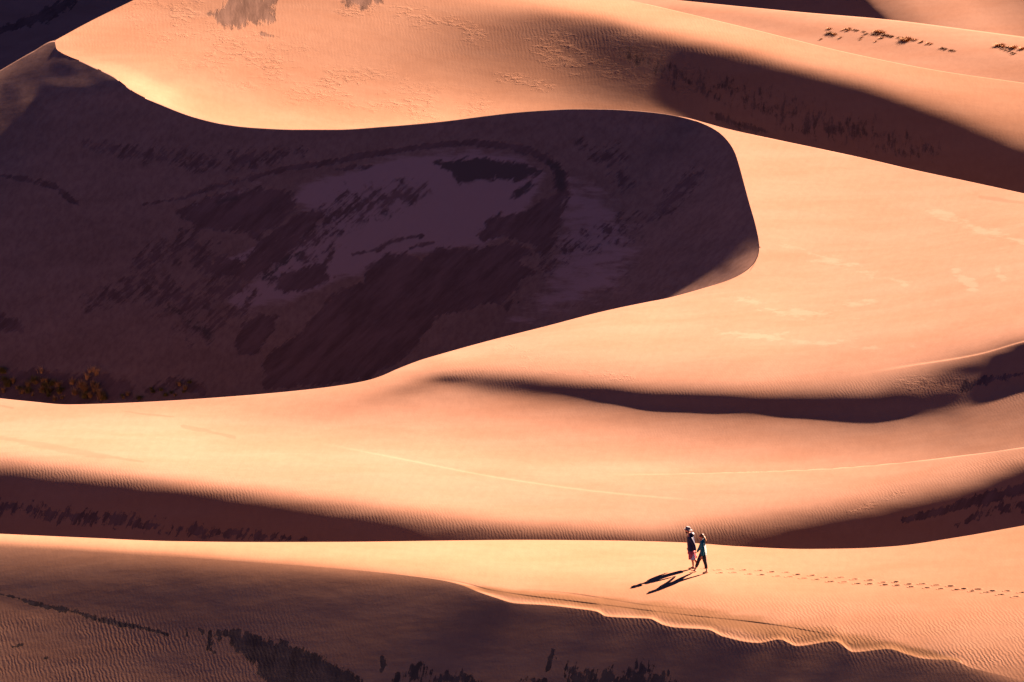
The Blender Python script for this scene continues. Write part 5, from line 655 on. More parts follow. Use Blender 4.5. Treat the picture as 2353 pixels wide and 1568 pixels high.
# rear dune behind the crest
def rear_attr(u, v):
    f = .15+.5*np.exp(-((v-60)/90)**2)
    sca = stain(u, v, [('poly', [(330,20),(440,70),(620,120),(820,180),(1000,240),(1100,262),(900,285),(760,230),(560,170),(400,110)], 60, .85), ('line', [(780,20),(980,40),(1080,75),(1130,110)], [10,16,14,10], .9), ('line', [(1200,70),(1270,130),(1330,160)], [12,18,12], .9),
        ('line', [(1150,175),(1210,190),(1265,200)], [9,10,8], .8), ('line', [(1280,80),(1400,150),(1480,180)], [14,16,14], .9), ('line', [(1440,110),(1540,150),(1580,190)], [26,30,22], .9), ('line', [(350,60),(420,20),(480,-20)], [20,25,25], .7)])
    return {'stain': stain(u, v, REAR_STAIN), 'ripple': f, 'scallop': sca}
u3 = np.concatenate([cols((127., 150, 1.), (150, UM1+1, 5.)), SIDE_R])
def rear_t(u): return np.where(u < 322, sky_l(np.minimum(u, 400)), np.where(u < 1450, -95., np.minimum(rear_top(u), 400)))
def rear_t2(u):
    a = np.where(u < 450, np.maximum(sky_l(np.minimum(u, 460)), -95.), -95.)
    return np.where(u > 1000, np.maximum(rear_top(u), -95.), a)
rear_a = patch('S3', u3, rear_t2, lambda u: np.where(u < 1560, S3LOW(u), L3(u)), 170, 1.0, rear_attr)
uk = u3[u3 <= 460]
rear_left = bridge(rear_a[0][0][u3 <= 460], SH['S6'].P(uk, np.maximum(sky_l(uk), -95)+40), np.stack([uk, sky_l(uk)], -1)/100, .12)
um3 = u3[u3 > 1480]
S4FOOT = lambda u: rear_top(u)+22*np.clip((u-1400)/150, .15, 1)
rear_back = bridge(rear_a[0][0][u3 > 1480], SH['S4'].P(um3, S4FOOT(um3)), np.stack([um3, rear_top(um3)], -1)/100, .05)
rear = grid_mesh([rear_a, rear_left, rear_back], 'rear_dune', M_REAR)
# flat with scrub, far slopes
u4 = np.concatenate([cols((1420., UM1+1, 6.)), SIDE_R])
flat_a = patch('S4', u4, flat_top, S4FOOT, 40)
flat_back = bridge(flat_a[0][0], SH['S5'].P(u4, flat_top(u4)+25), np.stack([u4, flat_top(u4)], -1)/100, .05)
flat = grid_mesh([flat_a, flat_back], 'scrub_flat', M_FAR)
u5 = np.concatenate([cols((1400., UM1+1, 6.)), SIDE_R])
far_a = patch('S5', u5, const(-100), lambda u: flat_top(u)+25, 60)
far = grid_mesh([far_a], 'far_dune', M_FAR)
u6 = np.concatenate([SIDE_L, cols((UM0, 480, 8.))])
def s6_low(u): return np.where(u < 127, crest(np.minimum(u, 127))+40, np.maximum(sky_l(np.maximum(u, 127)), -95)+40)
hill_a = patch('S6', u6, const(-110), s6_low, 40, 1.0, lambda u, v: {'stain': stain(u, v, [('line', [(0,70),(60,50),(110,35),(160,0)], [10,12,16,14], .9)])})
hill = grid_mesh([hill_a], 'far_slip_face', M_HILL)
# base ground out to the horizon, well under the dunes
bm = bmesh.new(); R_ = 6000; n_ = 24
gv = [[bm.verts.new((x*R_/n_, y*R_/n_+400, -38+6*math.sin(x*.9)*math.cos(y*.7))) for x in range(-n_, n_+1)] for y in range(-n_, n_+1)]
for j in range(2*n_):
    for i in range(2*n_): bm.faces.new((gv[j][i], gv[j][i+1], gv[j+1][i+1], gv[j+1][i]))
me = bpy.data.meshes.new('ground'); bm.to_mesh(me); bm.free()
go = bpy.data.objects.new('ground', me); C.objects.link(go); go.data.materials.append(M_FAR); go['kind'] = 'structure'
# ------------------------------------------------------------------ people and plants
def plain(name, col, rough=.8, bump=None, var=.15, scale=30, spec=.04):
    m, nt = new_mat(name); N = NT(nt)
    out = N.n('ShaderNodeOutputMaterial'); bs = N.n('ShaderNodeBsdfPrincipled'); N.link(bs.outputs[0], out.inputs[0])
    tc = N.n('ShaderNodeTexCoord').outputs['Object']
    f = N.noise(tc, scale, 3, .6)
    N.link(N.mix(f, tuple(c*(1-var) for c in col), tuple(c*(1+var) for c in col)), bs.inputs['Base Color'])
    bs.inputs['Roughness'].default_value = rough; bs.inputs['Specular IOR Level'].default_value = spec
    if bump == 'quilt':
        w = N.n('ShaderNodeTexWave', bands_direction='Z', wave_profile='SIN'); N.link(tc, w.inputs['Vector']); w.inputs['Scale'].default_value = .314/.055; w.inputs['Distortion'].default_value = .6
        N.link(N.bump(w.outputs['Fac'], .02), bs.inputs['Normal'])
    elif bump == 'folds':
        N.link(N.bump(N.noise(N.mapping(tc, sc=(1, 1, .4)), 9, 3, .6, .8), .02), bs.inputs['Normal'])
    return m
SKIN = plain('skin', (.20, .085, .045), .6); NAVY = plain('navy_cloth', (.0045, .006, .017), .55, 'folds'); TEAL = plain('teal_cloth', (.0022, .047, .058), .5, 'quilt')
RED = plain('red_cloth', (.155, .030, .036), .85, 'folds'); WHITE = plain('white_cloth', (.15, .155, .18), .85, 'folds'); HATC = plain('grey_felt', (.042, .036, .038), .9); BAND = plain('pale_band', (.09, .075, .065), .9)
PANTS = plain('dark_trousers', (.014, .0125, .012), .8, 'folds'); HAIR = plain('brown_hair', (.035, .016, .008), .5, None, .4, 60); BEARD = plain('dark_beard', (.025, .012, .008), .8); SUNLIT_BLOND = plain('sunlit_hair', (.085, .036, .010), .5, None, .4, 60)  # loose strands: blond tips with the sun's rim light put into the colour
GLASS = plain('dark_lens', (.003, .003, .004), .15); CORD = plain('cord', (.02, .02, .02), .7); UNDER = plain('black_hem', (.004, .004, .005), .8)

class MB:
    def __init__(s): s.v = []; s.f = []
    def add(s, V, F):
        o = len(s.v); s.v += [tuple(p) for p in V]; s.f += [tuple(i+o for i in q) for q in F]; return s
    def loft(s, pts, radii, n=14, ref=(0, 1, 0), cap=True):
        """tube through pts; radii (a across ref, b the other way)"""
        pts = [Vector(p) for p in pts]; V = []; F = []
        for i, p in enumerate(pts):
            t = (pts[min(i+1, len(pts)-1)]-pts[max(i-1, 0)]).normalized()
            y = Vector(ref); y = (y-t*y.dot(t)).normalized(); x = y.cross(t).normalized()
            a, b = radii[i] if isinstance(radii[i], tuple) else (radii[i], radii[i])
            for k in range(n):
                q = 2*math.pi*k/n; V.append(p+y*(a*math.cos(q))+x*(b*math.sin(q)))
        for i in range(len(pts)-1):
            for k in range(n): F.append((i*n+k, i*n+(k+1) % n, (i+1)*n+(k+1) % n, (i+1)*n+k))
        if cap: F.append(tuple(range(n))[::-1]); F.append(tuple((len(pts)-1)*n+k for k in range(n)))
        return s.add(V, F)
    def ball(s, c, r, nu=16, nv=10, fn=None):
        V = []; F = []
        for j in range(nv+1):
            th = math.pi*j/nv
            for k in range(nu):
                ph = 2*math.pi*k/nu; d = Vector((math.sin(th)*math.cos(ph), math.sin(th)*math.sin(ph), math.cos(th)))
                p = Vector((d.x*r[0], d.y*r[1], d.z*r[2]))
                if fn: p = fn(d, p)
                V.append(Vector(c)+p)
        for j in range(nv):
            for k in range(nu): F.append((j*nu+k, (j+1)*nu+k, (j+1)*nu+(k+1) % nu, j*nu+(k+1) % nu))
        return s.add(V, F)
    def build(s, name, mat, parent=None, sub=0):
        me = bpy.data.meshes.new(name); me.from_pydata(s.v, [], s.f); me.validate()
        bm = bmesh.new(); bm.from_mesh(me); bmesh.ops.remove_doubles(bm, verts=bm.verts, dist=1e-5); bmesh.ops.recalc_face_normals(bm, faces=bm.faces); bm.to_mesh(me); bm.free()
        for p in me.polygons: p.use_smooth = True
        o = bpy.data.objects.new(name, me); C.objects.link(o); me.materials.append(mat)
        if parent: o.parent = parent
        if sub: md = o.modifiers.new('smooth', 'SUBSURF'); md.levels = md.render_levels = sub
        return o
def skin_body(joints, bones, root):
    """one continuous figure grown round a skeleton: joints name -> (x,y,z,r) or (x,y,z,(rx,ry))"""
    names = list(joints); ix = {n: i for i, n in enumerate(names)}
    me = bpy.data.meshes.new('tmp'); me.from_pydata([joints[n][:3] for n in names], [(ix[a], ix[b]) for a, b in bones], [])
    o = bpy.data.objects.new('tmp', me); C.objects.link(o)
    md = o.modifiers.new('s', 'SKIN'); md.use_smooth_shade = True; md.branch_smoothing = .4
    sk = me.skin_vertices[0].data
    for n in names:
        r = joints[n][3]; sk[ix[n]].radius = r if isinstance(r, tuple) else (r, r); sk[ix[n]].use_root = (n == root)
    ss = o.modifiers.new('ss', 'SUBSURF'); ss.levels = 2
    bpy.context.view_layer.update()
    dg = bpy.context.evaluated_depsgraph_get(); ev = o.evaluated_get(dg); m2 = ev.to_mesh()
    V = [v.co.copy() for v in m2.vertices]; F = [tuple(p.vertices) for p in m2.polygons]
    ev.to_mesh_clear(); bpy.data.objects.remove(o); bpy.data.meshes.remove(me)
    return V, F
def tag(o, label, cat, group=None):
    o['label'] = label; o['category'] = cat
    if group: o['group'] = group
    return o
def empty(name, loc):
    e = bpy.data.objects.new(name, None); e.location = loc; e.empty_display_size = .3; C.objects.link(e); return e
def face_fn(rx):
    # skull turned to look along -x: nose, brow, chin
    def fn(d, p):
        f = max(0, -d.x)
        p = p.copy()
        if d.z < -.2: p.x += (-.2-d.z)*.02*(1 if d.x > 0 else -.4); p.y *= 1-.22*(-.2-d.z)
        nose = math.exp(-((d.y/.16)**2))*math.exp(-(((d.z+.12)/.17)**2))*f; p.x -= .026*nose
        p.x -= .007*math.exp(-(((d.z-.18)/.1)**2))*f*math.exp(-(d.y/.6)**2)
        for sy in (-1, 1): p.x += .010*math.exp(-(((d.y-sy*.34)/.16)**2)-(((d.z-.03)/.10)**2))*f
        p.x += .006*math.exp(-((d.y/.3)**2)-(((d.z+.50)/.06)**2))*f
        p.x -= .010*math.exp(-((d.y/.35)**2)-(((d.z+.80)/.14)**2))*f
        return p
    return fn
def head(mb, c, r=(.098, .075, .122)):
    mb.ball(c, r, 28, 20, face_fn(r))
    for sy in (-1, 1): mb.ball((c[0]+.012, c[1]+sy*.074, c[2]-.012), (.022, .010, .032), 10, 8)
def hand(mb, w, d, up, curl=.6, s=1.0, thumb_side=1):
    """palm and five fingers; w wrist, d pointing direction, up = back-of-hand normal"""
    w = Vector(w); d = Vector(d).normalized(); up = Vector(up); up = (up-d*up.dot(d)).normalized(); sd = d.cross(up)
    mb.loft([w-d*.03, w, w+d*.045*s, w+d*.088*s], [(.026, .019), (.027, .018), (.040*s, .016*s), (.038*s, .013*s)], 10, sd)
    for i, (off, L) in enumerate(((-.029, .066), (-.010, .078), (.010, .074), (.028, .058))):
        p = w+d*.086*s+sd*off*s; dirv = d.copy(); pts = [p]; a = 0
        for k in range(3):
            a += curl*(.5+.28*k)*(1+.08*i); dirv = (d*math.cos(a)-up*math.sin(a)); p = p+dirv*(L*s*(.44, .32, .24)[k]); pts.append(p)
        mb.loft(pts, [.0098*s, .0092*s, .0082*s, .006*s], 8, sd)
    t0_ = w+d*.028*s-sd*thumb_side*.032*s; td = (d*.72-sd*thumb_side*.62-up*.25).normalized()
    mb.loft([t0_, t0_+td*.036*s, t0_+(td*.5+d*.4-up*.25).normalized()*.066*s], [.013*s, .011*s, .008*s], 8, up)
def foot(mb, ankle, heel, toe, ref=(0, 1, 0), s=1.0):
    a, h, t = Vector(ankle), Vector(heel), Vector(toe); d = (t-h).normalized()
    upv = Vector((0, 0, 1)); upv = (upv-d*upv.dot(d)).normalized(); L = (t-h).length
    mb.loft([h+upv*.035-d*.015, h+d*.03+upv*.045, h+d*.30*L+upv*.048, h+d*.55*L+upv*.036, h+d*.78*L+upv*.024, t+upv*.016], [(.022, .022), (.034, .040), (.034, .044), (.042, .032), (.047, .021), (.034, .012)], 12, ref)
    mb.loft([h+d*.06+upv*.03, a, a+(a-h-d*.06).normalized()*.05], [(.034, .04), (.030, .036), (.032, .036)], 12, ref)
    sd = d.cross(upv)
    for i in range(5):
        o = sd*(-.034+.017*i); mb.ball(t+o+upv*.012-d*(.004+.005*abs(i-1)), (.014, .009 if i else .013, .010), 8, 6)

S0 = SH['SA']
def ground_at(u, v): return S0.P(np.array([u]), np.array([v]))[0]
def plane_at(u, v):
    p = ground_at(u, v); a = ground_at(u+8, v)-p; b = ground_at(u, v+4)-p; n = np.cross(b, a); n = n/np.linalg.norm(n); n = n if n[2] > 0 else -n
    return p, n
FU = lambda zx: (2690+zx/6.53)/1.7408
FV = lambda zy: (2080+zy/6.53)/1.7408
K_ = 252.0/FOC/1.7408*1.0/6.53*2.0/2.0   # metres per detail pixel, across the view
KX = 252.0/(FOC*1.7408*6.53); KZ = KX/math.cos(math.radians(17.2))

# ---- man
pm, nm = plane_at(FU(545), FV(1258))
man = empty('person', pm.tolist()); OX, OZ = 545, 1258
tag(man, 'man walking barefoot in a grey brimmed hat, navy hooded jacket and red shorts', 'person')
gz = lambda x, y: -(nm[0]*x+nm[1]*y)/nm[2]
q = lambda zx, zy, y: ((zx-OX)*KX, y, (OZ-zy)*KZ)
hipL, hipR = q(492, 815, -.10), q(492, 815, .10)
ankL = (q(540, 1215, -.10)[0], -.10, gz(0, -.10)+.085)
kneeL = q(512, 1020, -.11); kneeR = q(560, 1035, .10); ankR = (q(640, 1180, .11)[0], .11, q(640, 1180, 0)[2]+.02)
sh = q(462, 450, 0); elbL = q(556, 625, -.30); wrL = q(586, 765, -.33); elbR = q(440, 640, .30); wrR = q(420, 780, .30)
J = {'pelvis': (*q(488, 800, 0), (.155, .12)), 'waist': (*q(480, 680, 0), (.145, .11)), 'chest': (*q(468, 540, 0), (.165, .125)), 'collar': (*q(460, 440, 0), (.12, .085)), 'neck': (*q(425, 372, 0), .058), 'skull': (*q(408, 320, 0), .06),
 'hipL': (*hipL, .095), 'kneeL': (*kneeL, .062), 'calfL': (kneeL[0]*.65+ankL[0]*.35+.02, -.105, kneeL[2]*.65+ankL[2]*.35, .058), 'ankL': (*ankL, .038),
 'hipR': (*hipR, .095), 'kneeR': (*kneeR, .062), 'calfR': (kneeR[0]*.65+ankR[0]*.35+.02, .105, kneeR[2]*.65+ankR[2]*.35+.01, .058), 'ankR': (*ankR, .038),
 'shL': (sh[0], -.20, sh[2]-.02, .062), 'elbL': (*elbL, .043), 'wrL': (*wrL, .028), 'shR': (sh[0], .20, sh[2]-.02, .062), 'elbR': (*elbR, .043), 'wrR': (*wrR, .028)}
B = [('pelvis','waist'),('waist','chest'),('chest','collar'),('collar','neck'),('neck','skull'),('pelvis','hipL'),('hipL','kneeL'),('kneeL','calfL'),('calfL','ankL'),('pelvis','hipR'),('hipR','kneeR'),('kneeR','calfR'),('calfR','ankR'),('collar','shL'),('shL','elbL'),('elbL','wrL'),('collar','shR'),('shR','elbR'),('elbR','wrR')]
mb = MB().add(*skin_body(J, B, 'pelvis'))
hc = q(392, 300, 0); head(mb, hc)
tl = ankL[0]-.20; foot(mb, ankL, (ankL[0]+.05, -.10, gz(ankL[0]+.05, -.10)+.004), (tl, -.11, gz(tl, -.11)+.006))
foot(mb, ankR, (ankR[0]+.075, .11, ankR[2]-.01), (ankR[0]-.055, .12, ankR[2]-.215))
meet = q(583, 793, -.36)
hand(mb, wrL, Vector(meet)-Vector(wrL)+Vector((.0, -.02, -.06)), (-1, -.2, 0), .75, 1.0, -1)
hand(mb, wrR, (-.15, 0, -1), (.2, 1, 0), .45, 1.0, 1)
body = mb.build('body', SKIN, man)
jk = MB()
jk.loft([q(484, 815, 0), q(484, 800, 0), q(482, 700, 0), q(474, 600, 0), q(466, 510, 0), q(462, 450, 0), q(448, 410, 0), q(432, 375, 0)], [(.215, .155), (.22, .16), (.225, .165), (.225, .168), (.225, .160), (.195, .135), (.10, .10), (.075, .08)], 22)
for e, w_, sy in ((elbL, wrL, -1), (elbR, wrR, 1)):
    s_ = Vector((sh[0], sy*.17, sh[2]-.01)); e_ = Vector(e); w2 = Vector(w_); jk.loft([s_+Vector((0, -sy*.05, .02)), s_+Vector((0, sy*.045, -.02)), s_.lerp(e_, .5)+Vector((0, sy*.03, 0)), e_, e_.lerp(w2, .55), w2], [.08, .088, .078, .068, .062, .055], 14)
jacket = jk.build('jacket', NAVY, man, 1)
hd = MB().loft([q(432, 400, 0), q(480, 375, 0), q(525, 375, 0), q(550, 400, 0), q(535, 430, 0), q(490, 440, 0)], [(.10, .05), (.135, .06), (.14, .055), (.125, .05), (.11, .045), (.08, .03)], 14)
hd.build('hood', NAVY, jacket, 1)
for dy in (-.03,):
    MB().loft([q(372, 372, dy), q(358, 385, dy-.01), q(350, 402, dy-.01), q(356, 418, dy-.01)], [.006]*4, 6).build('drawstring', CORD, jacket)
st = MB()
st.loft([q(486, 780, 0), q(486, 840, 0), q(484, 890, 0)], [(.19, .14), (.20, .15), (.20, .155)], 20)
for hp, kn, sy in ((hipL, kneeL, -1), (hipR, kneeR, 1)):
    a, b = Vector(hp), Vector(kn); st.loft([a+Vector((0, sy*.005, .03)), a.lerp(b, .35), a.lerp(b, .70), a.lerp(b, .93)], [(.11, .13), (.125, .15), (.13, .155), (.135, .16)], 18)
shorts = st.build('shorts', RED, man)
pn = MB()
a, b = Vector(hipL), Vector(kneeL)
for k0 in range(1):
    P_ = []; m_ = 7
    for i in range(m_):
        f = i/(m_-1); c_ = a.lerp(b, .05+.89*f); R1, R2 = (.112+.026*f), (.132+.032*f); lo, hi = 300-34*f*f*2.0, 322
        for j in range(6):
            an = math.radians(lo+(hi-lo)*j/5); P_.append(c_+Vector((math.cos(math.radians(0))*R2*math.cos(an)*1.02, R1*math.sin(an)*1.05, 0)))
    pn.add(P_, [(i*6+j, i*6+j+1, (i+1)*6+j+1, (i+1)*6+j) for i in range(m_-1) for j in range(5)])
pn.build('side_panel', WHITE, shorts)
ht = MB(); hx, hy, hz = q(405, 268, 0); tilt = .20
tz = lambda x: -tilt*x
V_ = []; F_ = []; n_ = 28
prof_ = [(.168, -.012), (.16, -.006), (.13, .0), (.102, .006), (.100, .05), (.094, .095), (.075, .112), (.03, .104), (.0005, .102)]
for r_, z_ in prof_:
    for k in range(n_):
        an = 2*math.pi*k/n_; x = r_*1.12*math.cos(an); y = r_*.95*math.sin(an); V_.append((hx+x, hy+y, hz+z_+tz(x)+.25*(y*y if r_ > .12 else 0)))
for i in range(len(prof_)-1):
    for k in range(n_): F_.append((i*n_+k, i*n_+(k+1) % n_, (i+1)*n_+(k+1) % n_, (i+1)*n_+k))
ht.add(V_, F_); hat = ht.build('hat', HATC, man)
bd = MB(); V_ = []; 
for r_, z_ in ((.1035, .008), (.1035, .030)):
    for k in range(n_):
        an = 2*math.pi*k/n_; x = r_*1.12*math.cos(an); V_.append((hx+x, hy+r_*.95*math.sin(an), hz+z_+tz(x)))
bd.add(V_, [(k, (k+1) % n_, n_+(k+1) % n_, n_+k) for k in range(n_)]); bd.build('hat_band', BAND, hat)
be = MB(); be.ball((hc[0]-.035, 0, hc[2]-.085), (.062, .066, .055), 14, 10); be.build('beard', BEARD, man)
hb = MB(); hb.ball((hc[0]+.018, 0, hc[2]+.015), (.092, .080, .105), 16, 12); hb.build('hair', BEARD, man)

# ---- woman
pw, nw = plane_at(FU(745), FV(1376))
woman = empty('person', pw.tolist()); OX, OZ = 745, 1376
tag(woman, 'woman walking barefoot with long loose hair, sunglasses, teal quilted jacket and cropped dark trousers', 'person')
gw = lambda x, y: -(nw[0]*x+nw[1]*y)/nw[2]
q = lambda zx, zy, y: ((zx-OX)*KX, y, (OZ-zy)*KZ)
# the right leg swings forward, the left leg trails on its toes; left arm hangs on the near side
hipR, hipL = q(775, 915, .08), q(805, 920, -.08)
kneeR = q(680, 1085, .08); ankR = q(590, 1270, .08); kneeL = q(842, 1090, -.09); ankL = (q(888, 1300, 0)[0], -.09, gw(q(888, 1300, 0)[0], -.09)+.085)
ankR = (ankR[0], .08, gw(ankR[0], .08)+.10)
sh = q(776, 600, 0); elbL = q(800, 780, -.235); wrL = q(757, 925, -.25); elbR = q(712, 780, .20)
wrR0 = Vector(pm)+Vector(meet)-Vector(pw); wrR = tuple(wrR0+Vector((.085, .03, .0)))
J = {'pelvis': (*q(790, 900, 0), (.135, .11)), 'waist': (*q(790, 790, 0), (.115, .09)), 'chest': (*q(778, 670, 0), (.135, .105)), 'collar': (*q(768, 588, 0), (.10, .07)), 'neck': (*q(750, 530, 0), .046), 'skull': (*q(752, 470, 0), .055),
 'hipR': (*hipR, .088), 'kneeR': (*kneeR, .055), 'calfR': (kneeR[0]*.62+ankR[0]*.38+.015, .08, kneeR[2]*.62+ankR[2]*.38+.01, .050), 'ankR': (*ankR, .033),
 'hipL': (*hipL, .088), 'kneeL': (*kneeL, .055), 'calfL': (kneeL[0]*.62+ankL[0]*.38+.02, -.09, kneeL[2]*.62+ankL[2]*.38, .050), 'ankL': (*ankL, .033),
 'shL': (sh[0], -.165, sh[2]-.01, .05), 'elbL': (*elbL, .037), 'wrL': (*wrL, .025), 'shR': (sh[0], .165, sh[2]-.01, .05), 'elbR': (*elbR, .037), 'wrR': (*wrR, .025)}
mb = MB().add(*skin_body(J, B, 'pelvis'))
hc = q(748, 462, 0); head(mb, hc, (.090, .070, .115))
foot(mb, ankR, (ankR[0]+.04, .08, gw(ankR[0]+.04, .08)+.004), (ankR[0]-.165, .085, gw(ankR[0]-.165, .085)+.055), s=.9)
foot(mb, ankL, (ankL[0]+.045, -.09, gw(ankL[0]+.045, -.09)+.004), (ankL[0]-.165, -.095, gw(ankL[0]-.165, -.095)+.006), s=.9)
hand(mb, wrL, (-.22, 0, -1), (.1, -1, 0), .5, .92, -1)
hand(mb, wrR, (wrR0-Vector(wrR))+Vector((-.02, 0, .0)), (.3, .2, 1), .7, .92, 1)
body = mb.build('body', SKIN, woman)
jk = MB()
jk.loft([q(798, 915, 0), q(798, 900, 0), q(796, 830, 0), q(790, 740, 0), q(780, 660, 0), q(774, 600, 0), q(760, 565, 0), q(752, 540, 0)], [(.185, .140), (.19, .145), (.18, .138), (.172, .132), (.178, .135), (.155, .115), (.088, .085), (.066, .07)], 20)
for e, w_, sy in ((elbL, wrL, -1), (elbR, wrR, 1)):
    s_ = Vector((sh[0], sy*.14, sh[2]-.005)); e_ = Vector(e); w2 = Vector(w_); jk.loft([s_+Vector((0, -sy*.04, .015)), s_+Vector((0, sy*.035, -.02)), s_.lerp(e_, .5)+Vector((0, sy*.02, 0)), e_, e_.lerp(w2, .55), w2], [.07, .082, .074, .064, .056, .046], 14)
jacket = jk.build('jacket', TEAL, woman, 1)
MB().loft([q(800, 938, 0), q(800, 912, 0)], [(.188, .142), (.186, .142)], 20).build('hem', UNDER, jacket)
MB().loft([q(742, 560, 0), q(790, 545, 0), q(835, 535, 0), q(858, 552, 0), q(840, 575, 0)], [(.085, .035), (.11, .045), (.10, .04), (.085, .035), (.06, .02)], 12).build('hood', TEAL, jacket, 1)
tr = MB()
tr.loft([q(798, 870, 0), q(796, 920, 0), q(792, 950, 0)], [(.16, .125), (.17, .135), (.165, .135)], 18)
for hp, kn, an, sy in ((hipR, kneeR, ankR, 1), (hipL, kneeL, ankL, -1)):
    a, b, c_ = Vector(hp), Vector(kn), Vector(an); tr.loft([a+Vector((0, 0, .03)), a.lerp(b, .45), b, b.lerp(c_, .35)+Vector((.014, 0, .004)), b.lerp(c_, .66)], [(.098, .115), (.086, .10), (.070, .078), (.066, .072), (.058, .064)], 16)
tr.build('trousers', PANTS, woman)
hr = MB(); hr.ball((hc[0]+.018, 0, hc[2]+.022), (.098, .083, .112), 18, 14)
hair = hr.build('hair', HAIR, woman)
lk = MB()
gl = np.random.default_rng(5)
for k in range(26):
    y = gl.uniform(-.075, .075); z0 = gl.uniform(-.03, .07); L = gl.uniform(.7, 1.0)
    a = Vector((hc[0]+.08, y*.8, hc[2]+z0)); b = Vector(q(845, 500, y)); c_ = Vector(q(872, 570, y*1.25)); d_ = Vector(q(885-gl.uniform(0, 14), 560+95*L, y*1.35))
    lk.loft([a, b, c_, d_], [.014, .016, .013, .003], 6)
lk.build('loose_strands', SUNLIT_BLOND, hair)
sg = MB()
for sy in (-1, 1):
    sg.ball((hc[0]-.088, sy*.030, hc[2]+.006), (.012, .027, .021), 12, 8)
    sg.loft([(hc[0]-.08, sy*.058, hc[2]+.012), (hc[0]-.03, sy*.072, hc[2]+.012), (hc[0]+.02, sy*.074, hc[2]+.006)], [.004]*3, 6)
sg.loft([(hc[0]-.094, -.012, hc[2]+.010), (hc[0]-.094, .012, hc[2]+.010)], [.004]*2, 6)
sg.build('sunglasses', GLASS, woman)

# ---- dry grass in the hollow under the slip face, scrub on the far flat
G_DRY = plain('dry_grass', (.20, .105, .038), .8, None, .5, 8); G_OLIVE = plain('olive_grass', (.07, .055, .015), .8, None, .5, 8); G_STRAW = plain('straw_grass', (.34, .18, .065), .8, None, .4, 8)
G_SCRUB = plain('ochre_scrub', (.16, .066, .013), .8, None, .5, 6); G_DARK = plain('dark_scrub', (.075, .037, .013), .9, None, .5, 6)
def tuft_mesh(name, mat, n, h, spread, lean, seed, wide=.012):
    g = np.random.default_rng(seed); V = []; F = []
    for k in range(n):
        a = g.uniform(0, 2*math.pi); r = abs(g.normal(0, spread*.35)); bx, by = r*math.cos(a), r*math.sin(a)
        hh = h*g.uniform(.45, 1.0); ta = a+g.normal(0, .5); tx, ty = math.cos(ta)*hh*g.uniform(.15, lean), math.sin(ta)*hh*g.uniform(.15, lean)
        w_ = wide*g.uniform(.7, 1.3); px, py = -math.sin(ta)*w_, math.cos(ta)*w_; o = len(V)
        for f, wf in ((0, 1), (.4, .85), (.75, .55)):
            x = bx+tx*f*f; y = by+ty*f*f; z = hh*(f-.18*f*f*lean)-.03
            V += [(x-px*wf, y-py*wf, z), (x+px*wf, y+py*wf, z)]
        V.append((bx+tx, by+ty, hh*(1-.18*lean)-.03))
        F += [(o, o+1, o+3, o+2), (o+2, o+3, o+5, o+4), (o+4, o+5, o+6)]
    me = bpy.data.meshes.new(name); me.from_pydata(V, [], F); me.materials.append(mat); return me
MESH = {k: [tuft_mesh('grass_blades', m_, n_, h_, s_, l_, 20+i*7+j, w_) for j in range(3)] for i, (k, (m_, n_, h_, s_, l_, w_)) in enumerate({
 'dry': (G_DRY, 60, .95, .5, .9, .030), 'olive': (G_OLIVE, 70, .75, .7, .8, .034), 'straw': (G_STRAW, 45, 1.15, .45, .8, .030),
 'scrub': (G_SCRUB, 130, .75, 1.5, .9, .03), 'dark': (G_DARK, 150, .60, 1.8, .9, .035)}.items())}
def plant(name, sheet, u, v, kind, scale, label, cat, group, seed):
    o = bpy.data.objects.new(name, MESH[kind][seed % 3]); C.objects.link(o)
    o.location = SH[sheet].P(np.array([float(u)]), np.array([float(v)]))[0].tolist(); o.rotation_euler = (0, 0, seed*2.4); o.scale = (scale*((.23 if kind == 'dark' else .34) if cat == 'shrub' else .58),)*3
    return tag(o, label, cat, group)
gg = np.random.default_rng(11)
# named clumps: (u, v, kind, scale)
ZG = lambda x, y: (x/5.12, 1400/1.7408+y/5.12)
STRAW = [(1100,262),(1133,300),(1025,345),(1062,270),(488,272)]
GOLD = [(975,460),(1015,480),(1110,495),(1165,540),(1135,470),(1000,500),(1190,590),(880,530),(1060,560),(1090,420),(950,440)]
BROWN = [(330,440),(320,420),(500,480),(480,500),(690,430),(700,520),(640,600),(545,380),(500,375),(260,515),(200,460),(40,500),(150,390),(730,575),(420,400),(590,490),(380,540),(850,400)]
OLIV = [(20,250),(40,270),(95,430),(110,380),(560,500),(700,510),(570,545),(1200,540),(1230,580),(520,440),(400,380),(610,410),(720,480),(250,470),(1130,440),(1000,560),(60,360),(330,500)]
RIGHTC = [(1450,575),(1440,550),(1640,580),(1500,540),(1900,480),(1800,500),(2060,545),(2020,510),(2160,500),(2180,470),(1950,540),(1780,470),(2110,420),(2230,390)]
for i, (x, y) in enumerate(STRAW): plant('grass_tuft', 'S2', *ZG(x, y), 'straw', gg.uniform(.8, 1.2), 'pale straw grass tuft highest on the dark stained sand under the big shaded slope', 'grass tuft', 'straw grass tufts under the slip face', i)
for i, (x, y) in enumerate(GOLD): plant('grass_tuft', 'S2', *ZG(x, y), 'dry', gg.uniform(.9, 1.4), 'golden brown grass tuft in the dense clump beside the bare grey sand patch', 'grass tuft', 'golden grass tufts under the slip face', i)
for i, (x, y) in enumerate(BROWN): plant('grass_tuft', 'S2', *ZG(x, y), 'dry', gg.uniform(.6, 1.1), 'brown dry grass tuft among scattered tufts in the shaded hollow at left', 'grass tuft', 'brown grass tufts in the hollow', i+1)
for i, (x, y) in enumerate(OLIV): plant('grass_tuft', 'S2', *ZG(x, y), 'olive', gg.uniform(.8, 1.4), 'dark olive grass tuft growing among brown tufts in the shaded hollow', 'grass tuft', 'olive grass tufts in the hollow', i+2)
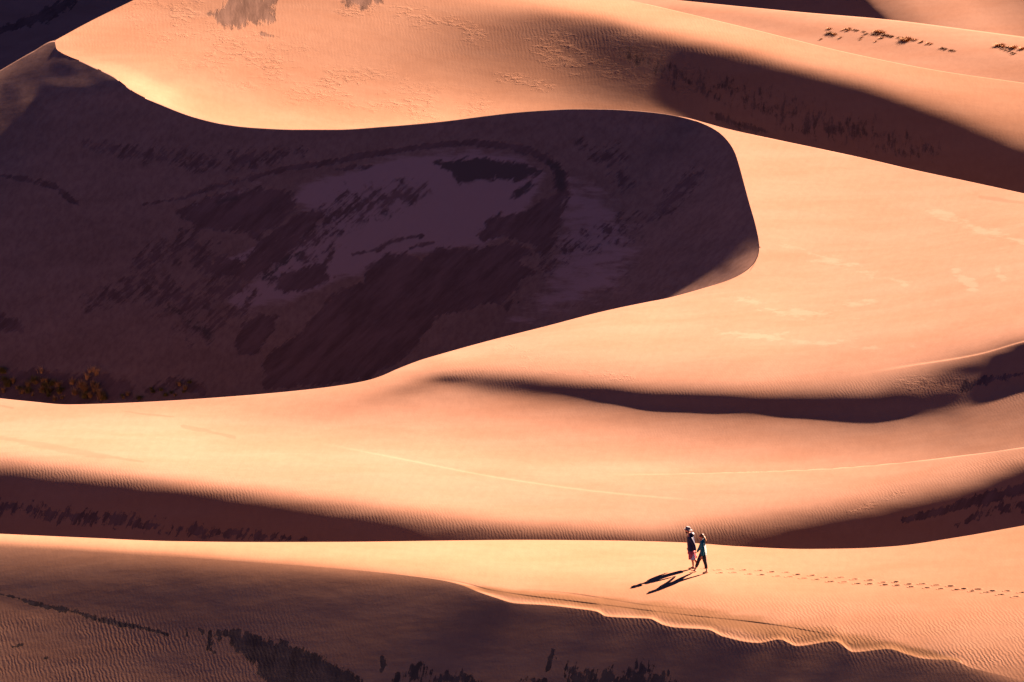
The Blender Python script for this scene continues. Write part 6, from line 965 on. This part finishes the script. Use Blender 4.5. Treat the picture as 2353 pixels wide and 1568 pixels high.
for i, (x, y) in enumerate(RIGHTC): plant('grass_tuft', 'S2', *ZG(x, y), ('dry', 'olive', 'olive')[i % 3], gg.uniform(.55, 1.0), 'small dim grass tuft in the sparse patch right of the main grass clump', 'grass tuft', 'sparse grass tufts beside the sunlit rim', i)
ZF = lambda x, y: ((3200+x/2.626)/1.7408, (80+y/2.626)/1.7408)
def scrub(pts, kind, s0, s1, label, group, seed):
    g = np.random.default_rng(seed)
    for i, (x, y) in enumerate(pts): plant('shrub', 'S4', *ZF(x, y), kind, g.uniform(s0, s1), label, 'shrub', group, i+seed)
scrub([(300,140),(318,143),(335,148)], 'dark', .9, 1.2, 'dark low shrub in the lone mound at the left end of the scrub', 'lone dark mound shrubs', 1)
scrub([(355,152),(372,157)], 'scrub', .6, .8, 'small ochre shrub at the right foot of the lone dark mound', 'ochre shrubs beside the mound', 2)
scrub([(450,110),(480,100),(515,95),(520,108),(490,118),(300,95),(318,98)], 'scrub', .4, .7, 'tiny ochre shrub scattered highest on the sunlit sandy flat', 'highest tiny ochre shrubs', 3)
scrub([(570,105),(590,110),(608,114),(660,122),(680,126)], 'dark', .45, .7, 'small dark shrub between the lone mound and the long scrub row', 'small dark shrubs before the row', 4)
scrub([(800,130),(820,128),(840,133),(860,135),(880,140)], 'scrub', .7, 1.0, 'bright ochre shrub along the top of the long scrub row', 'ochre shrubs topping the row', 5)
scrub([(700,148),(770,152),(790,154),(825,156),(880,160),(900,162),(925,166),(950,172),(970,176),(1035,186),(1060,190),(1080,194)], 'dark', .65, 1.0, 'dark shrub in the middle of the long scrub row', 'dark shrubs in the long row', 6)
scrub([(1080,212),(1100,218),(1120,205),(1135,200),(1140,214),(1125,224),(1150,208)], 'scrub', .8, 1.1, 'ochre shrub in the round clump ending the long scrub row', 'ochre shrubs in the end clump', 7)
scrub([(1190,208),(1215,214),(1270,236),(1285,232),(1350,250),(1380,256)], 'scrub', .4, .65, 'sparse small ochre shrub trailing right of the round clump', 'trailing ochre shrubs', 8)
scrub([(650,185),(635,208),(800,228),(845,194),(870,192),(430,188),(225,204)], 'scrub', .3, .5, 'single tiny brown shrub on bare sand below the long scrub row', 'tiny shrubs on bare sand', 9)
scrub([(1490,298),(1512,302),(1530,308),(1580,320),(1600,322),(1622,330)], 'dark', .6, .9, 'dark shrub in the small patch between the long row and the right edge', 'dark shrubs in the small patch', 10)
scrub([(2070,276),(2095,272),(2120,270),(2140,284),(2230,294),(2255,296),(2330,306),(2345,306)], 'scrub', .8, 1.1, 'golden shrub in the clump nearest the right edge of the flat', 'golden shrubs of the right clump', 11)
scrub([(2170,288),(2190,290),(2205,292),(2130,310),(2200,330),(2230,345),(2250,358),(2160,320)], 'dark', .6, .9, 'dark olive shrub below the golden right clump', 'dark shrubs of the right clump', 12)
SKY = (.05, .19, .2, 3.0, (.34, .29, .43)); SUNCOL = (1.0, .68, .515); EXPO = 4.95; BOUNCES = 1
# ------------------------------------------------------------------ camera, sky, sun
cam = bpy.data.cameras.new('camera'); cam.lens = 200; cam.sensor_width = 36; cam.sensor_fit = 'HORIZONTAL'; cam.clip_start = 1; cam.clip_end = 20000
co = bpy.data.objects.new('camera', cam); C.objects.link(co); co.location = CAM; co.rotation_euler = (math.pi/2-PIT, 0, 0)
bpy.context.scene.camera = co
w = bpy.data.worlds.new('World'); bpy.context.scene.world = w; w.use_nodes = True
nt = w.node_tree; nt.nodes.clear(); N = NT(nt)
sky = N.n('ShaderNodeTexSky', sky_type='NISHITA'); sky.sun_disc = False; sky.sun_elevation = math.radians(ELEV); sky.sun_rotation = math.radians(90-AZ)
sky.air_density = SKY[1]; sky.dust_density = SKY[2]; sky.ozone_density = SKY[3]; sky.altitude = 2500
bg = N.n('ShaderNodeBackground'); bg.inputs[1].default_value = SKY[0]
tint = N.n('ShaderNodeMix', data_type='RGBA', blend_type='MULTIPLY'); tint.inputs[0].default_value = 1; N.link(sky.outputs[0], tint.inputs[6]); tint.inputs[7].default_value = (*SKY[4], 1)
N.link(tint.outputs[2], bg.inputs[0])
ow = N.n('ShaderNodeOutputWorld'); N.link(bg.outputs[0], ow.inputs[0])
sl = bpy.data.lights.new('sun', 'SUN'); sl.energy = 5; sl.angle = math.radians(.5); sl.color = SUNCOL
so = bpy.data.objects.new('sun', sl); C.objects.link(so); so.rotation_euler = Vector(SUN).to_track_quat('Z', 'Y').to_euler(); so.location = (60, 120, 80)
sc = bpy.context.scene
sc.view_settings.view_transform = 'Standard'; sc.view_settings.look = 'None'; sc.view_settings.gamma = 1; sc.view_settings.exposure = EXPO
sc.cycles.diffuse_bounces = BOUNCES; sc.cycles.use_denoising = True
